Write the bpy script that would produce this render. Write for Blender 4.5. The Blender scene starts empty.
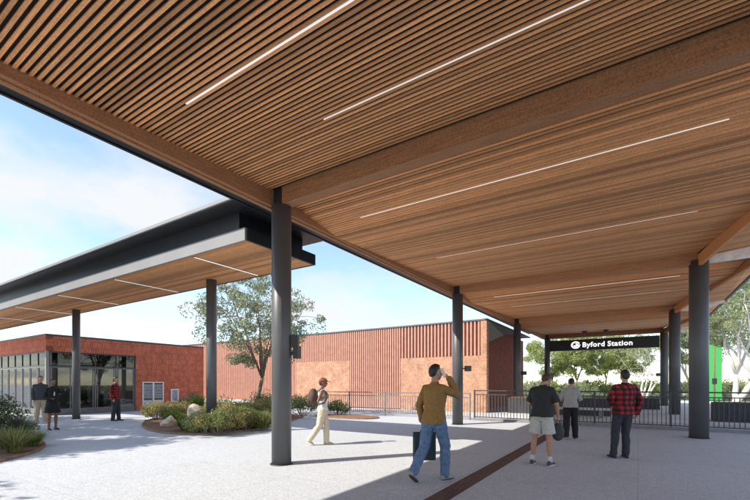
import bpy, bmesh, math, random
from mathutils import Vector, Matrix, noise
PI = math.pi
rad = math.radians
S = bpy.context.scene
C = S.collection
rng = random.Random(7)

# ------------------------------------------------------------------ camera
TH = rad(32.74)
CAMH = 1.5
FPX = 409.0
Rv = Vector((math.cos(TH), math.sin(TH), 0))
Fv = Vector((-math.sin(TH), math.cos(TH), 0))
cam = bpy.data.cameras.new('camera')
cam.sensor_width = 36; cam.sensor_fit = 'HORIZONTAL'
cam.lens = 36 * FPX / 750
cam.shift_y = (384 - 250) / 750
cam.clip_end = 2000; cam.clip_start = .05
co = bpy.data.objects.new('camera', cam); C.objects.link(co)
co.location = (0, 0, CAMH); co.rotation_euler = (PI / 2, 0, TH)
S.camera = co

def P(u, d, z=0.0):
    """a point at sideways pixel column u and forward distance d"""
    r = (u - 375) / FPX * d
    p = Rv * r + Fv * d
    return Vector((p.x, p.y, z))

# ------------------------------------------------------------------ light
SUN_EL = rad(41)
SUNH = Vector((-.58, -.815)).normalized()
w = bpy.data.worlds.new('World'); S.world = w; w.use_nodes = True
nt = w.node_tree; N = nt.nodes; L = nt.links
bg = N['Background']
sk = N.new('ShaderNodeTexSky'); sk.sky_type = 'NISHITA'; sk.sun_disc = False
sk.sun_elevation = SUN_EL; sk.sun_rotation = math.atan2(SUNH.x, SUNH.y)
sk.air_density = 1.0; sk.dust_density = .3; sk.ozone_density = 1.3
tc = N.new('ShaderNodeTexCoord')
sep = N.new('ShaderNodeSeparateXYZ'); L.new(tc.outputs['Generated'], sep.inputs[0])
addz = N.new('ShaderNodeMath'); addz.operation = 'ADD'; addz.inputs[1].default_value = .22
L.new(sep.outputs['Z'], addz.inputs[0])
mx = N.new('ShaderNodeMath'); mx.operation = 'MAXIMUM'; mx.inputs[1].default_value = .05; L.new(addz.outputs[0], mx.inputs[0])
dv = N.new('ShaderNodeVectorMath'); dv.operation = 'DIVIDE'
cx = N.new('ShaderNodeCombineXYZ')
for i in range(3): L.new(mx.outputs[0], cx.inputs[i])
L.new(tc.outputs['Generated'], dv.inputs[0]); L.new(cx.outputs[0], dv.inputs[1])
nz = N.new('ShaderNodeTexNoise'); nz.inputs['Scale'].default_value = 1.35; nz.inputs['Detail'].default_value = 8
nz.inputs['Roughness'].default_value = .56; of = N.new('ShaderNodeVectorMath'); of.inputs[1].default_value = (3.3, 1.7, 0); L.new(dv.outputs[0], of.inputs[0]); L.new(of.outputs[0], nz.inputs['Vector'])
rp = N.new('ShaderNodeValToRGB'); rp.color_ramp.elements[0].position = .46; rp.color_ramp.elements[1].position = .64
L.new(nz.outputs['Fac'], rp.inputs[0])
ms = N.new('ShaderNodeMath'); ms.operation = 'MULTIPLY_ADD'; ms.inputs[1].default_value = .90; ms.inputs[2].default_value = .06
L.new(rp.outputs[0], ms.inputs[0])
mixc = N.new('ShaderNodeMix'); mixc.data_type = 'RGBA'
L.new(ms.outputs[0], mixc.inputs[0]); L.new(sk.outputs[0], mixc.inputs[6]); mixc.inputs[7].default_value = (3.15, 3.2, 3.25, 1)
L.new(mixc.outputs[2], bg.inputs[0]); bg.inputs[1].default_value = .13
sl = bpy.data.lights.new('sun', 'SUN'); sl.energy = 2.75; sl.angle = rad(.6); sl.color = (1, .935, .83)
so = bpy.data.objects.new('sun', sl); C.objects.link(so)
sdir = Vector((SUNH.x * math.cos(SUN_EL), SUNH.y * math.cos(SUN_EL), math.sin(SUN_EL)))
so.rotation_euler = (-sdir).to_track_quat('-Z', 'Y').to_euler()
so.location = sdir * 60
vs = S.view_settings
S.display_settings.display_device = 'sRGB'
vs.view_transform = 'Standard'; vs.look = 'None'; vs.exposure = 1.2; vs.gamma = 1; vs.use_curve_mapping = False
S.render.engine = 'CYCLES'
S.cycles.max_bounces = 10; S.cycles.diffuse_bounces = 7; S.cycles.transparent_max_bounces = 12
S.cycles.use_denoising = True
S.cycles.caustics_reflective = False; S.cycles.caustics_refractive = False

# ------------------------------------------------------------------ materials
class Mat:
    def __init__(s, name, rough=.7, metal=0):
        s.m = bpy.data.materials.new(name); s.m.use_nodes = True
        s.nt = s.m.node_tree; s.n = s.nt.nodes; s.l = s.nt.links
        s.b = s.n['Principled BSDF']; s.b.inputs['Roughness'].default_value = rough; s.b.inputs['Metallic'].default_value = metal
        s.tc = s.n.new('ShaderNodeTexCoord')
    def node(s, t, **k):
        x = s.n.new('ShaderNode' + t)
        for a, v in k.items(): setattr(x, a, v)
        return x
    def coords(s, scale=(1, 1, 1), rot=(0, 0, 0), src='Object'):
        mp = s.node('Mapping'); mp.inputs['Scale'].default_value = scale; mp.inputs['Rotation'].default_value = rot
        s.l.new(s.tc.outputs[src], mp.inputs[0]); return mp.outputs[0]
    def noise(s, sc, detail=4, vec=None, rough=.55):
        x = s.node('TexNoise'); x.inputs['Scale'].default_value = sc; x.inputs['Detail'].default_value = detail; x.inputs['Roughness'].default_value = rough
        s.l.new(vec if vec is not None else s.coords(), x.inputs['Vector']); return x.outputs['Fac']
    def ramp(s, fac, stops):
        r = s.node('ValToRGB'); e = r.color_ramp.elements
        while len(e) < len(stops): e.new(.5)
        for x, (p, c) in zip(e, stops): x.position = p; x.color = (*c, 1)
        s.l.new(fac, r.inputs[0]); return r.outputs[0]
    def mix(s, fac, a, b, blend='MIX'):
        x = s.node('Mix', data_type='RGBA', blend_type=blend)
        for sock, v in ((x.inputs[0], fac), (x.inputs[6], a), (x.inputs[7], b)):
            if isinstance(v, (int, float)): sock.default_value = v
            elif isinstance(v, tuple): sock.default_value = (*v, 1)
            else: s.l.new(v, sock)
        return x.outputs[2]
    def math(s, op, a, b=0.0, c=None):
        x = s.node('Math', operation=op)
        for i, v in enumerate((a, b) if c is None else (a, b, c)):
            if isinstance(v, (int, float)): x.inputs[i].default_value = v
            else: s.l.new(v, x.inputs[i])
        return x.outputs[0]
    def sep(s, vec):
        x = s.node('SeparateXYZ'); s.l.new(vec, x.inputs[0]); return x.outputs
    def col(s, c):
        if isinstance(c, tuple): s.b.inputs['Base Color'].default_value = (*c, 1)
        else: s.l.new(c, s.b.inputs['Base Color'])
        return s
    def bump(s, h, strength=.3, dist=.01):
        x = s.node('Bump'); x.inputs['Strength'].default_value = strength; x.inputs['Distance'].default_value = dist
        s.l.new(h, x.inputs['Height']); s.l.new(x.outputs[0], s.b.inputs['Normal']); return s

def sc_(c, k): return tuple(x * k for x in c)
def plain(name, c, rough=.7, metal=0, var=.18, scale=6, bump=0, bscale=60):
    m = Mat(name, rough, metal)
    m.col(m.ramp(m.noise(scale, 5), [(.3, sc_(c, 1 - var)), (.7, sc_(c, 1 + var))]))
    if bump: m.bump(m.noise(bscale, 4), bump, .01)
    return m.m

def wood_mat(name, c, axis='x', pitch=.072, across='y', speck=.35):
    m = Mat(name, .62)
    st = {'x': (1.2, 26, 26), 'y': (26, 1.2, 26)}[axis]
    g = m.noise(2.2, 6, m.coords(st), .65)
    o = m.sep(m.coords())
    idx = m.math('FLOOR', m.math('DIVIDE', o[1 if across == 'y' else 0], pitch))
    wn = m.node('TexWhiteNoise', noise_dimensions='1D'); m.l.new(idx, wn.inputs['W'])
    base = m.ramp(g, [(.28, sc_(c, .66)), (.52, c), (.75, sc_(c, 1.28))])
    var = m.ramp(wn.outputs['Value'], [(0, (.60, .58, .56)), (.5, (.98, .98, .98)), (1, (1.25, 1.22, 1.18))])
    x = m.mix(1.0, base, var, 'MULTIPLY')
    sp = m.ramp(m.noise(48, 3, m.coords(), .7), [(.36, (1 - speck,) * 3), (.56, (1.08,) * 3)])
    m.col(m.mix(1.0, x, sp, 'MULTIPLY'))
    m.bump(g, .12, .004)
    return m.m

WOODC = (.76, .37, .155)
M = {}
M['slat'] = wood_mat('timber_slats', WOODC, speck=.2)
M['beam'] = wood_mat('timber_beam', (.52, .245, .105), pitch=5.0, speck=.38)
M['beamy'] = wood_mat('timber_edge_beam', (.52, .245, .11), axis='y', across='x', pitch=5.0, speck=.32)
M['rafter'] = wood_mat('timber_rafter', (.68, .31, .115), pitch=5.0, speck=.2)
M['soffit'] = wood_mat('timber_soffit', (.68, .33, .13), pitch=.11)
M['backing'] = plain('black_backing', (.022, .018, .016), .95)
M['pale'] = plain('pale_gable_face', (.84, .80, .76), .7)  # near-white colour for the gable faces at the ridges
M['black'] = plain('black_metal', (.016, .017, .019), .45, 0, .2)
M['column'] = plain('charcoal_paint', (.098, .099, .105), .42, 0, .10, 2.0, .04, 220)
M['neck'] = plain('dark_steel', (.028, .03, .034), .5)
M['fascia'] = plain('light_grey_fascia', (.28, .275, .27), .5, 0, .06, 1.5)
M['grey_soffit'] = plain('grey_sheet', (.13, .14, .15), .5)
M['roof'] = plain('roof_sheet', (.5, .5, .5), .5)
M['greyeave'] = plain('grey_green_eave', (.20, .21, .185), .7)

def ground_mat():
    m = Mat('pale_concrete', .85)
    v = m.coords()
    a = m.ramp(m.noise(.16, 3, v), [(.3, (.53, .555, .575)), (.7, (.585, .61, .632))])
    sp = m.ramp(m.noise(30, 3, v, .75), [(.34, (.70, .70, .72)), (.5, (1, 1, 1)), (.66, (1.14, 1.14, 1.14))])
    sp2 = m.ramp(m.noise(8, 6, v, .7), [(.3, (.86, .86, .87)), (.6, (1.03, 1.03, 1.03))])
    br = m.node('TexBrick'); br.offset = 0; br.inputs['Scale'].default_value = 1
    br.inputs['Brick Width'].default_value = 2.4; br.inputs['Row Height'].default_value = 2.4; br.inputs['Mortar Size'].default_value = .006
    br.inputs['Color1'].default_value = (1, 1, 1, 1); br.inputs['Color2'].default_value = (.965, .965, .97, 1); br.inputs['Mortar'].default_value = (.80, .79, .78, 1)
    m.l.new(v, br.inputs['Vector'])
    st = m.ramp(m.noise(1.1, 7, v, .68), [(.30, (.90, .89, .88)), (.45, (1, 1, 1))])
    x = m.mix(1, a, sp, 'MULTIPLY'); x = m.mix(1, x, sp2, 'MULTIPLY'); x = m.mix(1, x, br.outputs['Color'], 'MULTIPLY'); x = m.mix(1, x, st, 'MULTIPLY')
    m.col(x); m.bump(m.noise(90, 3, v), .25, .004)
    return m.m
M['ground'] = ground_mat()
M['platform'] = plain('platform_concrete', (.58, .57, .56), .85, 0, .12, 3)
M['grassland'] = plain('far_grass', (.10, .13, .045), .95, 0, .4, .6)
M['soil'] = plain('mulch', (.24, .13, .08), .95, 0, .5, 14, .6, 50)
M['edging'] = plain('weathered_edging', (.30, .17, .11), .8, 0, .3, 6)

def drain_mat():
    m = Mat('brown_paver', .8)
    br = m.node('TexBrick'); br.inputs['Scale'].default_value = 1; br.offset = 0.5
    br.inputs['Brick Width'].default_value = .07; br.inputs['Row Height'].default_value = .22; br.inputs['Mortar Size'].default_value = .006
    br.inputs['Color1'].default_value = (.105, .052, .042, 1); br.inputs['Color2'].default_value = (.155, .08, .062, 1); br.inputs['Mortar'].default_value = (.05, .035, .03, 1)
    m.l.new(m.coords(), br.inputs['Vector'])
    m.col(m.mix(.8, br.outputs['Color'], m.ramp(m.noise(60, 3), [(.3, (.6, .6, .6)), (.6, (1.15, 1.15, 1.15))]), 'MULTIPLY'))
    return m.m
M['drain'] = drain_mat()

def brick_mat(name, c1, c2, mort, axis, bw, rh, mor=.008):
    """axis: the horizontal world axis along the wall; bw wide, rh tall"""
    m = Mat(name, .85)
    o = m.sep(m.coords())
    cb = m.node('CombineXYZ'); m.l.new(o[0 if axis == 'x' else 1], cb.inputs[0]); m.l.new(o[2], cb.inputs[1])
    br = m.node('TexBrick'); br.inputs['Scale'].default_value = 1; br.offset = .5
    br.inputs['Brick Width'].default_value = bw; br.inputs['Row Height'].default_value = rh; br.inputs['Mortar Size'].default_value = mor
    br.inputs['Color1'].default_value = (*c1, 1); br.inputs['Color2'].default_value = (*c2, 1); br.inputs['Mortar'].default_value = (*mort, 1); br.inputs['Bias'].default_value = 0
    m.l.new(cb.outputs[0], br.inputs['Vector'])
    var = m.ramp(m.noise(2.3, 6, None, .7), [(.3, (.72, .70, .68)), (.65, (1.12, 1.1, 1.08))])
    v2 = m.ramp(m.noise(14, 4, m.coords((1, 1, .5)), .7), [(.3, (.7, .68, .66)), (.65, (1.12, 1.12, 1.1))])
    m.col(m.mix(1, m.mix(1, br.outputs['Color'], var, 'MULTIPLY'), v2, 'MULTIPLY')); m.bump(br.outputs['Fac'], -.5, .008)
    return m.m
for ax in 'xy':
    M['red_' + ax] = brick_mat('red_tile_' + ax, (.66, .19, .105), (.55, .145, .08), (.28, .10, .065), ax, .115, .33, .009)
    M['orange_' + ax] = brick_mat('orange_brick_' + ax, (.60, .32, .20), (.52, .25, .155), (.56, .40, .30), ax, .24, .086, .009)
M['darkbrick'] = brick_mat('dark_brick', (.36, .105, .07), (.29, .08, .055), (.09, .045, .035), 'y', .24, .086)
M['terracotta'] = plain('terracotta_slat', (.56, .30, .215), .7, 0, .12, 3)
M['terracotta_back'] = plain('terracotta_backing', (.42, .20, .14), .85, 0, .15, 3)
M['frame'] = plain('dark_window_frame', (.055, .058, .062), .45)
M['framelight'] = plain('grey_door_frame', (.15, .155, .165), .45)
M['inner'] = plain('interior_plaster', (.42, .40, .37), .9)
M['innerdark'] = plain('interior_dark', (.05, .05, .052), .9)
M['white'] = plain('white_paint', (.78, .78, .77), .6, 0, .04)
M['louvre'] = plain('louvre_metal', (.55, .57, .60), .5)
M['poster'] = plain('poster_paper', (.30, .33, .36), .6, 0, .5, 9)
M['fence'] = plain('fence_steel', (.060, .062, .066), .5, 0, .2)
M['fence_sun'] = plain('sunlit_fence_steel', (.20, .195, .19), .5, 0, .15)  # lighter copy of the fence steel, sunlight put into its colour
M['kerb'] = plain('kerb_concrete', (.24, .24, .25), .85)
M['darkwall'] = plain('dark_planter', (.055, .056, .06), .8)
M['green'] = plain('green_cladding', (.05, .36, .085), .5, 0, .05)
M['rock'] = plain('limestone', (.72, .60, .46), .9, 0, .22, 5, .6, 16)
M['pole'] = plain('pole_wood', (.25, .16, .10), .8)
M['device'] = plain('black_plastic', (.03, .03, .033), .5)

def glass_mat(name, tint, refl=.12):
    m = bpy.data.materials.new(name); m.use_nodes = True
    n = m.node_tree.nodes; l = m.node_tree.links
    n.remove(n['Principled BSDF'])
    t = n.new('ShaderNodeBsdfTransparent'); t.inputs[0].default_value = (*tint, 1)
    g = n.new('ShaderNodeBsdfGlossy'); g.inputs['Roughness'].default_value = .02
    f = n.new('ShaderNodeFresnel'); f.inputs[0].default_value = 1.40
    a = n.new('ShaderNodeMath'); a.operation = 'ADD'; a.inputs[1].default_value = refl; l.new(f.outputs[0], a.inputs[0])
    x = n.new('ShaderNodeMixShader'); l.new(a.outputs[0], x.inputs[0]); l.new(t.outputs[0], x.inputs[1]); l.new(g.outputs[0], x.inputs[2])
    l.new(x.outputs[0], n['Material Output'].inputs[0]); return m
M['glass'] = glass_mat('clear_glass', (.70, .74, .73), .09)
M['darkglass'] = glass_mat('tinted_glass', (.10, .11, .12), .03)

def emit_mat(name, c, s):
    m = Mat(name, .6); m.col((.8, .8, .8)); m.b.inputs['Emission Color'].default_value = (*c, 1); m.b.inputs['Emission Strength'].default_value = s
    return m.m
M['lamp'] = emit_mat('strip_lamp', (1, .95, .88), .25)
M['letters'] = emit_mat('emissive_lettering', (1, 1, 1), .5)  # white sign letters, given a weak emission of their own

def leaf_mat(name, stops, trans=.35, rough=.55):
    m = Mat(name, rough)
    gi = m.node('NewGeometry')
    m.col(m.ramp(gi.outputs['Random Per Island'], stops))
    tr = m.node('BsdfTranslucent'); mx_ = m.node('MixShader'); mx_.inputs[0].default_value = trans
    m.l.new(m.b.inputs['Base Color'].links[0].from_socket, tr.inputs[0])
    m.l.new(m.b.outputs[0], mx_.inputs[1]); m.l.new(tr.outputs[0], mx_.inputs[2])
    m.l.new(mx_.outputs[0], m.n['Material Output'].inputs[0]); return m.m
M['leaf_olive'] = leaf_mat('olive_leaves', [(0, (.16, .19, .10)), (.5, (.28, .32, .175)), (1, (.46, .49, .31))])
M['leaf_bright'] = leaf_mat('bright_leaves', [(0, (.24, .28, .09)), (.5, (.42, .47, .18)), (1, (.62, .64, .31))], .6)
M['leaf_gum'] = leaf_mat('gum_leaves', [(0, (.23, .27, .14)), (.5, (.39, .43, .24)), (1, (.56, .59, .38))], .6)
M['leaf_dark'] = leaf_mat('dark_leaves', [(0, (.04, .065, .025)), (.5, (.075, .11, .042)), (1, (.14, .18, .075))])
M['grass_blade'] = leaf_mat('straw_green_blades', [(0, (.13, .16, .045)), (.5, (.24, .26, .085)), (1, (.45, .42, .18))], .4)
M['grass_green'] = leaf_mat('fresh_green_blades', [(0, (.10, .17, .03)), (.5, (.19, .29, .06)), (1, (.33, .42, .10))], .4)
M['bronze_leaf'] = leaf_mat('bronze_leaves', [(0, (.19, .21, .06)), (.45, (.35, .36, .12)), (.8, (.55, .45, .20)), (1, (.62, .40, .25))], .4)
M['blue_leaf'] = leaf_mat('grey_green_leaves', [(0, (.09, .13, .08)), (.5, (.15, .2, .12)), (1, (.25, .3, .19))], .3)
M['bark'] = plain('grey_brown_bark', (.20, .155, .115), .9, 0, .3, 8, .6, 24)
M['bark_pale'] = plain('white_bark', (.62, .58, .52), .85, 0, .2, 5, .4, 16)

# ------------------------------------------------------------------ builders
class MB:
    def __init__(s): s.v = []; s.f = []; s.sm = False
    def poly(s, pts, faces):
        o = len(s.v); s.v += [tuple(p) for p in pts]; s.f += [tuple(i + o for i in f) for f in faces]
    def box(s, x0, x1, y0, y1, z0, z1):
        p = [(x, y, z) for z in (z0, z1) for y in (y0, y1) for x in (x0, x1)]
        s.poly(p, [(0, 2, 3, 1), (4, 5, 7, 6), (0, 1, 5, 4), (2, 6, 7, 3), (0, 4, 6, 2), (1, 3, 7, 5)])
    def obox(s, c, ax, ay, az):
        c, ax, ay, az = map(Vector, (c, ax, ay, az))
        p = [c + ax * i + ay * j + az * k for k in (-1, 1) for j in (-1, 1) for i in (-1, 1)]
        s.poly(p, [(0, 2, 3, 1), (4, 5, 7, 6), (0, 1, 5, 4), (2, 6, 7, 3), (0, 4, 6, 2), (1, 3, 7, 5)])
    def beam(s, a, b, w_, h_):
        a, b = Vector(a), Vector(b); d = b - a; n = d.normalized()
        up = Vector((0, 0, 1)) if abs(n.z) < .95 else Vector((1, 0, 0))
        sd = n.cross(up).normalized(); u2 = sd.cross(n)
        s.obox((a + b) / 2, d / 2, sd * w_ / 2, u2 * h_ / 2)
    def tube(s, pts, rs, n=10, cap=True):
        pts = [Vector(p) for p in pts]; o = len(s.v); k = len(pts); fr = None
        for i, p in enumerate(pts):
            t = (pts[min(i + 1, k - 1)] - pts[max(i - 1, 0)])
            t = t.normalized() if t.length > 1e-9 else Vector((0, 0, 1))
            if fr is None:
                a = Vector((1, 0, 0)) if abs(t.x) < .9 else Vector((0, 1, 0))
                fr = (a - t * a.dot(t)).normalized()
            else:
                fr = fr - t * fr.dot(t)
                fr = fr.normalized() if fr.length > 1e-6 else t.orthogonal().normalized()
            q = t.cross(fr); r = rs[i] if isinstance(rs, (list, tuple)) else rs
            for j in range(n):
                an = 2 * PI * j / n; s.v.append(tuple(p + (fr * math.cos(an) + q * math.sin(an)) * r))
        for i in range(k - 1):
            for j in range(n):
                s.f.append((o + i * n + j, o + i * n + (j + 1) % n, o + (i + 1) * n + (j + 1) % n, o + (i + 1) * n + j))
        if cap:
            s.f.append(tuple(o + j for j in range(n))[::-1]); s.f.append(tuple(o + (k - 1) * n + j for j in range(n)))
    def ring_loft(s, rings):
        """rings: lists of equal numbers of points"""
        o = len(s.v); n = len(rings[0])
        for r in rings: s.v += [tuple(p) for p in r]
        for i in range(len(rings) - 1):
            for j in range(n):
                s.f.append((o + i * n + j, o + i * n + (j + 1) % n, o + (i + 1) * n + (j + 1) % n, o + (i + 1) * n + j))
        s.f.append(tuple(o + j for j in range(n))[::-1]); s.f.append(tuple(o + (len(rings) - 1) * n + j for j in range(n)))
    def ball(s, c, r, nu=14, nv=9, mat3=None):
        c = Vector(c); r = Vector(r) if not isinstance(r, (int, float)) else Vector((r, r, r)); rings = []
        for i in range(nv + 1):
            th = PI * (.02 + .96 * i / nv)
            ring = []
            for j in range(nu):
                ph = 2 * PI * j / nu
                q = Vector((math.sin(th) * math.cos(ph) * r.x, math.sin(th) * math.sin(ph) * r.y, -math.cos(th) * r.z))
                if mat3 is not None: q = mat3 @ q
                ring.append(c + q)
            rings.append(ring)
        s.ring_loft(rings)
    def mesh(s, name, mat, off=Vector((0, 0, 0)), smooth=False):
        me = bpy.data.meshes.new(name)
        me.from_pydata([(v[0] - off.x, v[1] - off.y, v[2] - off.z) for v in s.v], [], s.f); me.update()
        if mat: me.materials.append(mat)
        if smooth or s.sm: me.polygons.foreach_set('use_smooth', [True] * len(me.polygons))
        return me
    def build(s, name, mat, parent=None, smooth=False, loc=None):
        off = parent.location.copy() if parent else Vector(loc) if loc else Vector((0, 0, 0))
        p = parent.parent if parent else None
        while p: off += p.location; p = p.parent
        o = bpy.data.objects.new(name, s.mesh(name, mat, off, smooth)); C.objects.link(o)
        if parent: o.parent = parent
        else: o.location = off
        return o

def tag(o, label=None, cat=None, group=None, kind=None):
    if label: o['label'] = label
    if cat: o['category'] = cat
    if group: o['group'] = group
    if kind: o['kind'] = kind
    return o
def thing(name, label, cat, loc=(0, 0, 0), group=None, rz=0):
    o = bpy.data.objects.new(name, None); C.objects.link(o); o.location = loc; o.rotation_euler = (0, 0, rz)
    o.empty_display_size = .3
    return tag(o, label, cat, group)
def copy_tree(o, parent=None):
    c = o.copy(); C.objects.link(c)
    if parent: c.parent = parent
    for ch in list(o.children): copy_tree(ch, c)
    return c
def bx(name, mat, parent, *b):
    m = MB(); m.box(*b); return m.build(name, mat, parent)

# ------------------------------------------------------------------ ground
m = MB(); m.poly([(-400, -400, 0), (400, -400, 0), (400, 400, 0), (-400, 400, 0)], [(0, 1, 2, 3)])
tag(m.build('ground', M['ground']), kind='structure')
m = MB(); m.poly([(-400, 44, .004), (400, 44, .004), (400, 400, .004), (-400, 400, .004)], [(0, 1, 2, 3)])
tag(m.build('grass_verge', M['grassland']), kind='structure')
m = MB(); m.box(-2.33, -2.05, -4, 16.1, -.02, .004)
tag(m.build('paving_strip', M['drain']), kind='structure')
m = MB(); m.box(-5.2, 30, 18.2, 43, -.02, .10)
tag(m.build('platform_ground', M['platform']), kind='structure')
m = MB()
for yy in (19.0, 24.5): m.box(-5.0, 30, yy, yy + .18, .09, .104)
tag(m.build('platform_line', M['white']), kind='structure')

# ------------------------------------------------------------------ main canopy
RID = 5.5; BAY = 8.9; ZV = 4.81; ZR = 5.10
YA, YB = -12.3, 32.35
XL, XR = -5.72, 1.4
XE = 3.2; ZE = 5.20; FLARE = 1.3
def xedge(y): return XR + FLARE * (1 - ((y - RID) % BAY) / BAY)
def prof(y):
    t = (y - RID) % BAY
    if t < 1.8: return ZR + (ZV - ZR) * t / 1.8
    return ZV + (ZR - ZV) * (t - 1.8) / (BAY - 1.8)
canopy = thing('station_canopy', 'long folded timber slat canopy on round charcoal columns with raised right eave', 'canopy', (-2.1, 10, 0))
ridges = [RID + BAY * k for k in range(-2, 4)]
PITCH = .072
for b in range(-2, 3):
    y0 = RID + BAY * b + .11; y1 = RID + BAY * (b + 1) - .11
    sm, bk = MB(), MB()
    n0 = math.ceil(y0 / PITCH); n1 = int(y1 / PITCH)
    for i in range(n0, n1 + 1):
        y = i * PITCH + PITCH / 2
        if y + .03 > y1 or y - .03 < y0: continue
        t = (y - RID) % BAY
        hw = (.0172 + .001 * math.sin(i * 12.9)) if b < 0 else (.031 if t < 1.8 else .0235)
        z = prof(y)
        sm.box(XL, xedge(y) - .05, y - hw, y + hw, z, z + (.017 if b < 0 else .03))
    ys = [y0, RID + BAY * b + 1.8, y1]
    for ya, yb in zip(ys, ys[1:]):
        za, zb = prof(ya + 1e-4) + (.03 if b < 0 else .06), prof(yb - 1e-4) + (.03 if b < 0 else .06)
        bk.poly([(XL, ya, za), (xedge(ya + .001) - .05, ya, za), (xedge(yb - .001) - .05, yb, zb), (XL, yb, zb)], [(0, 1, 2, 3)])
    vy = RID + BAY * b + 1.8
    bx('valley_shadow_strip', M['backing'] if 0 else M['beam'], canopy, XL, xedge(vy) - .05, vy - .03, vy + .03, ZV - .012, ZV - .001)  # darker timber strip added to draw the shadow line of the fold
    bk.build('ceiling_backing', M['backing'], canopy)
    sm.build('slat_ceiling', M['slat'], canopy)
    # skewed timber edge of this bay and the raised outer soffit beyond it
    ya, yb = RID + BAY * b, RID + BAY * (b + 1); xa, xb = XR + FLARE, XR
    m = MB(); p = []
    for dx in (-.045, .045):
        p += [(xa + dx, ya + .12, ZV - .07), (xb + dx, yb + .0, ZV - .07), (xb + dx, yb + .0, ZV + .24), (xa + dx, ya + .12, ZV + .24)]
    m.poly(p, [(0, 1, 2, 3), (4, 7, 6, 5), (0, 4, 5, 1), (1, 5, 6, 2), (2, 6, 7, 3), (3, 7, 4, 0)])
    m.build('skew_edge_beam', M['rafter'], canopy)
    m = MB(); m.poly([(xa, ya + .1, ZV + .20), (XE, ya + .1, ZE), (XE, yb - .002, ZE), (xb, yb - .002, ZV + .20), (xa, ya + .1, ZV + .24), (XE, ya + .1, ZE + .04), (XE, yb - .002, ZE + .04), (xb, yb - .002, ZV + .24)], [(0, 1, 2, 3), (4, 7, 6, 5), (0, 4, 5, 1), (1, 5, 6, 2), (2, 6, 7, 3), (3, 7, 4, 0)])
    m.build('outer_soffit', M['soffit'], canopy)
    m = MB(); pr = [(XR + .06, ZV + .01), (2.5, ZV + .03), (XE, ZE - .12), (XE, ZE - .002), (XR + .06, ZV + .20)]
    m.poly([(x, yb, z) for x, z in pr] + [(x, yb + .09, z) for x, z in pr], [(0, 1, 2, 3, 4), (9, 8, 7, 6, 5)] + [(i, i + 5, (i + 1) % 5 + 5, (i + 1) % 5) for i in range(5)])
    m.build('pale_gable', M['pale'], canopy)
for y in ridges:
    bx('cross_beam', M['beam'], canopy, -5.5, XR - .003, y - .11, y + .11, ZV + .002, ZR + .06)
bx('edge_beam', M['beamy'], canopy, -5.92, XL, YA, YB, ZV, ZR + .06)
bx('edge_bead', M['beamy'], canopy, -5.86, -5.80, YA, YB, ZV - .022, ZV - .002)
m = MB(); m.box(-6.0, -5.923, YA, YB, ZV + .03, 5.35); m.box(-6.9, -6.0, YA, YB, 5.27, 5.36); m.box(-6.95, -6.9, YA, YB, 5.25, 5.46)
m.build('gutter', M['black'], canopy)
bx('eave_trim', M['black'], canopy, XE + .002, XE + .09, YA, YB, ZE - .03, ZE + .20)
bx('end_beam', M['beam'], canopy, -5.92, XR, YB, YB + .16, ZV + .002, ZR + .1)
m = MB()
m.poly([(-6.9, YA, 5.47), (XE + .08, YA, 5.47), (XE + .08, YB + .1, 5.47), (-6.9, YB + .1, 5.47)], [(0, 3, 2, 1)])
m.build('roof_sheet', M['roof'], canopy)

# strip lights in the slats
def strip_light(x0, x1, y, label):
    hw_ = .009 if y < 3.5 else .004 if y < 5 else .0055
    z = prof(y)
    t = thing('strip_light', label, 'strip light', ((x0 + x1) / 2, y, z), 'strip lights in the slat ceiling')
    bx('light_body', M['frame'], t, x0 - .01, x1 + .01, y - .016, y + .016, z + .012, z + .0295)
    bx('diffuser', M['lamp'], t, x0, x1, y - hw_, y + hw_, z - .002, z + .0115)
for x0, x1, y, lb in (
        (-4.75, 1.0, 3.03, 'white strip light closest to the roof edge above the plaza, nearest the camera'),
        (-3.55, 2.2, 4.27, 'long thin strip light just before the first deep cross beam'),
        (-4.75, .98, 6.9, 'bright strip light just beyond the first deep cross beam'),
        (-4.62, 1.0, 10.35, 'strip light in the middle of the second ceiling bay'),
        (-4.7, 1.1, 15.85, 'faint strip light just beyond the second cross beam'),
        (-4.7, 1.0, 18.4, 'faint strip light in the middle of the third ceiling bay')):
    y = math.floor(y / PITCH) * PITCH
    strip_light(x0, x1, y, lb)

def column(name, x, y, r, ztop, label, group, neck=True):
    t = thing(name, label, 'column', (x, y, 0), group)
    m = MB(); m.tube([(x, y, 0), (x, y, ztop)], r, 40); m.build('shaft', M['column'], t, True)
    m = MB(); m.tube([(x, y, 0), (x, y, .014)], r + .03, 40); m.build('base_ring', M['neck'], t, True)
    if neck: bx('neck', M['neck'], t, x - .10, x + .10, y - .10, y + .10, ztop, ztop + (.34 if x < 0 else .20))
    return t
GL, GR = 'charcoal columns along the plaza edge', 'charcoal columns on the fence side'
XA = -5.62
column('canopy_column', XA, 5.5, .182, ZV - .002, 'charcoal column carrying two black loudspeaker boxes, nearest the camera', GL)
column('canopy_column', XA, 14.4, .195, ZV - .002, 'charcoal column behind the man in the mustard sweater', GL)
column('canopy_column', XA, 23.3, .195, ZV - .002, 'charcoal column beside the dark recessed end of the slatted building', GL)
column('canopy_column', XA, 32.2, .195, ZV - .002, 'slim distant column at the left end of the black station sign', GL)
column('canopy_column', 1.42, 14.4, .225, ZV + .10, 'thickest charcoal column in front of the railing, right of the plaid shirt man', GR)
column('canopy_column', 1.42, 23.3, .225, ZV + .10, 'charcoal column behind the railing, just left of the thickest column', GR)
column('canopy_column', 1.42, 32.2, .22, ZV - .002, 'distant charcoal column at the right end of the black station sign', GR)

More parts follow.
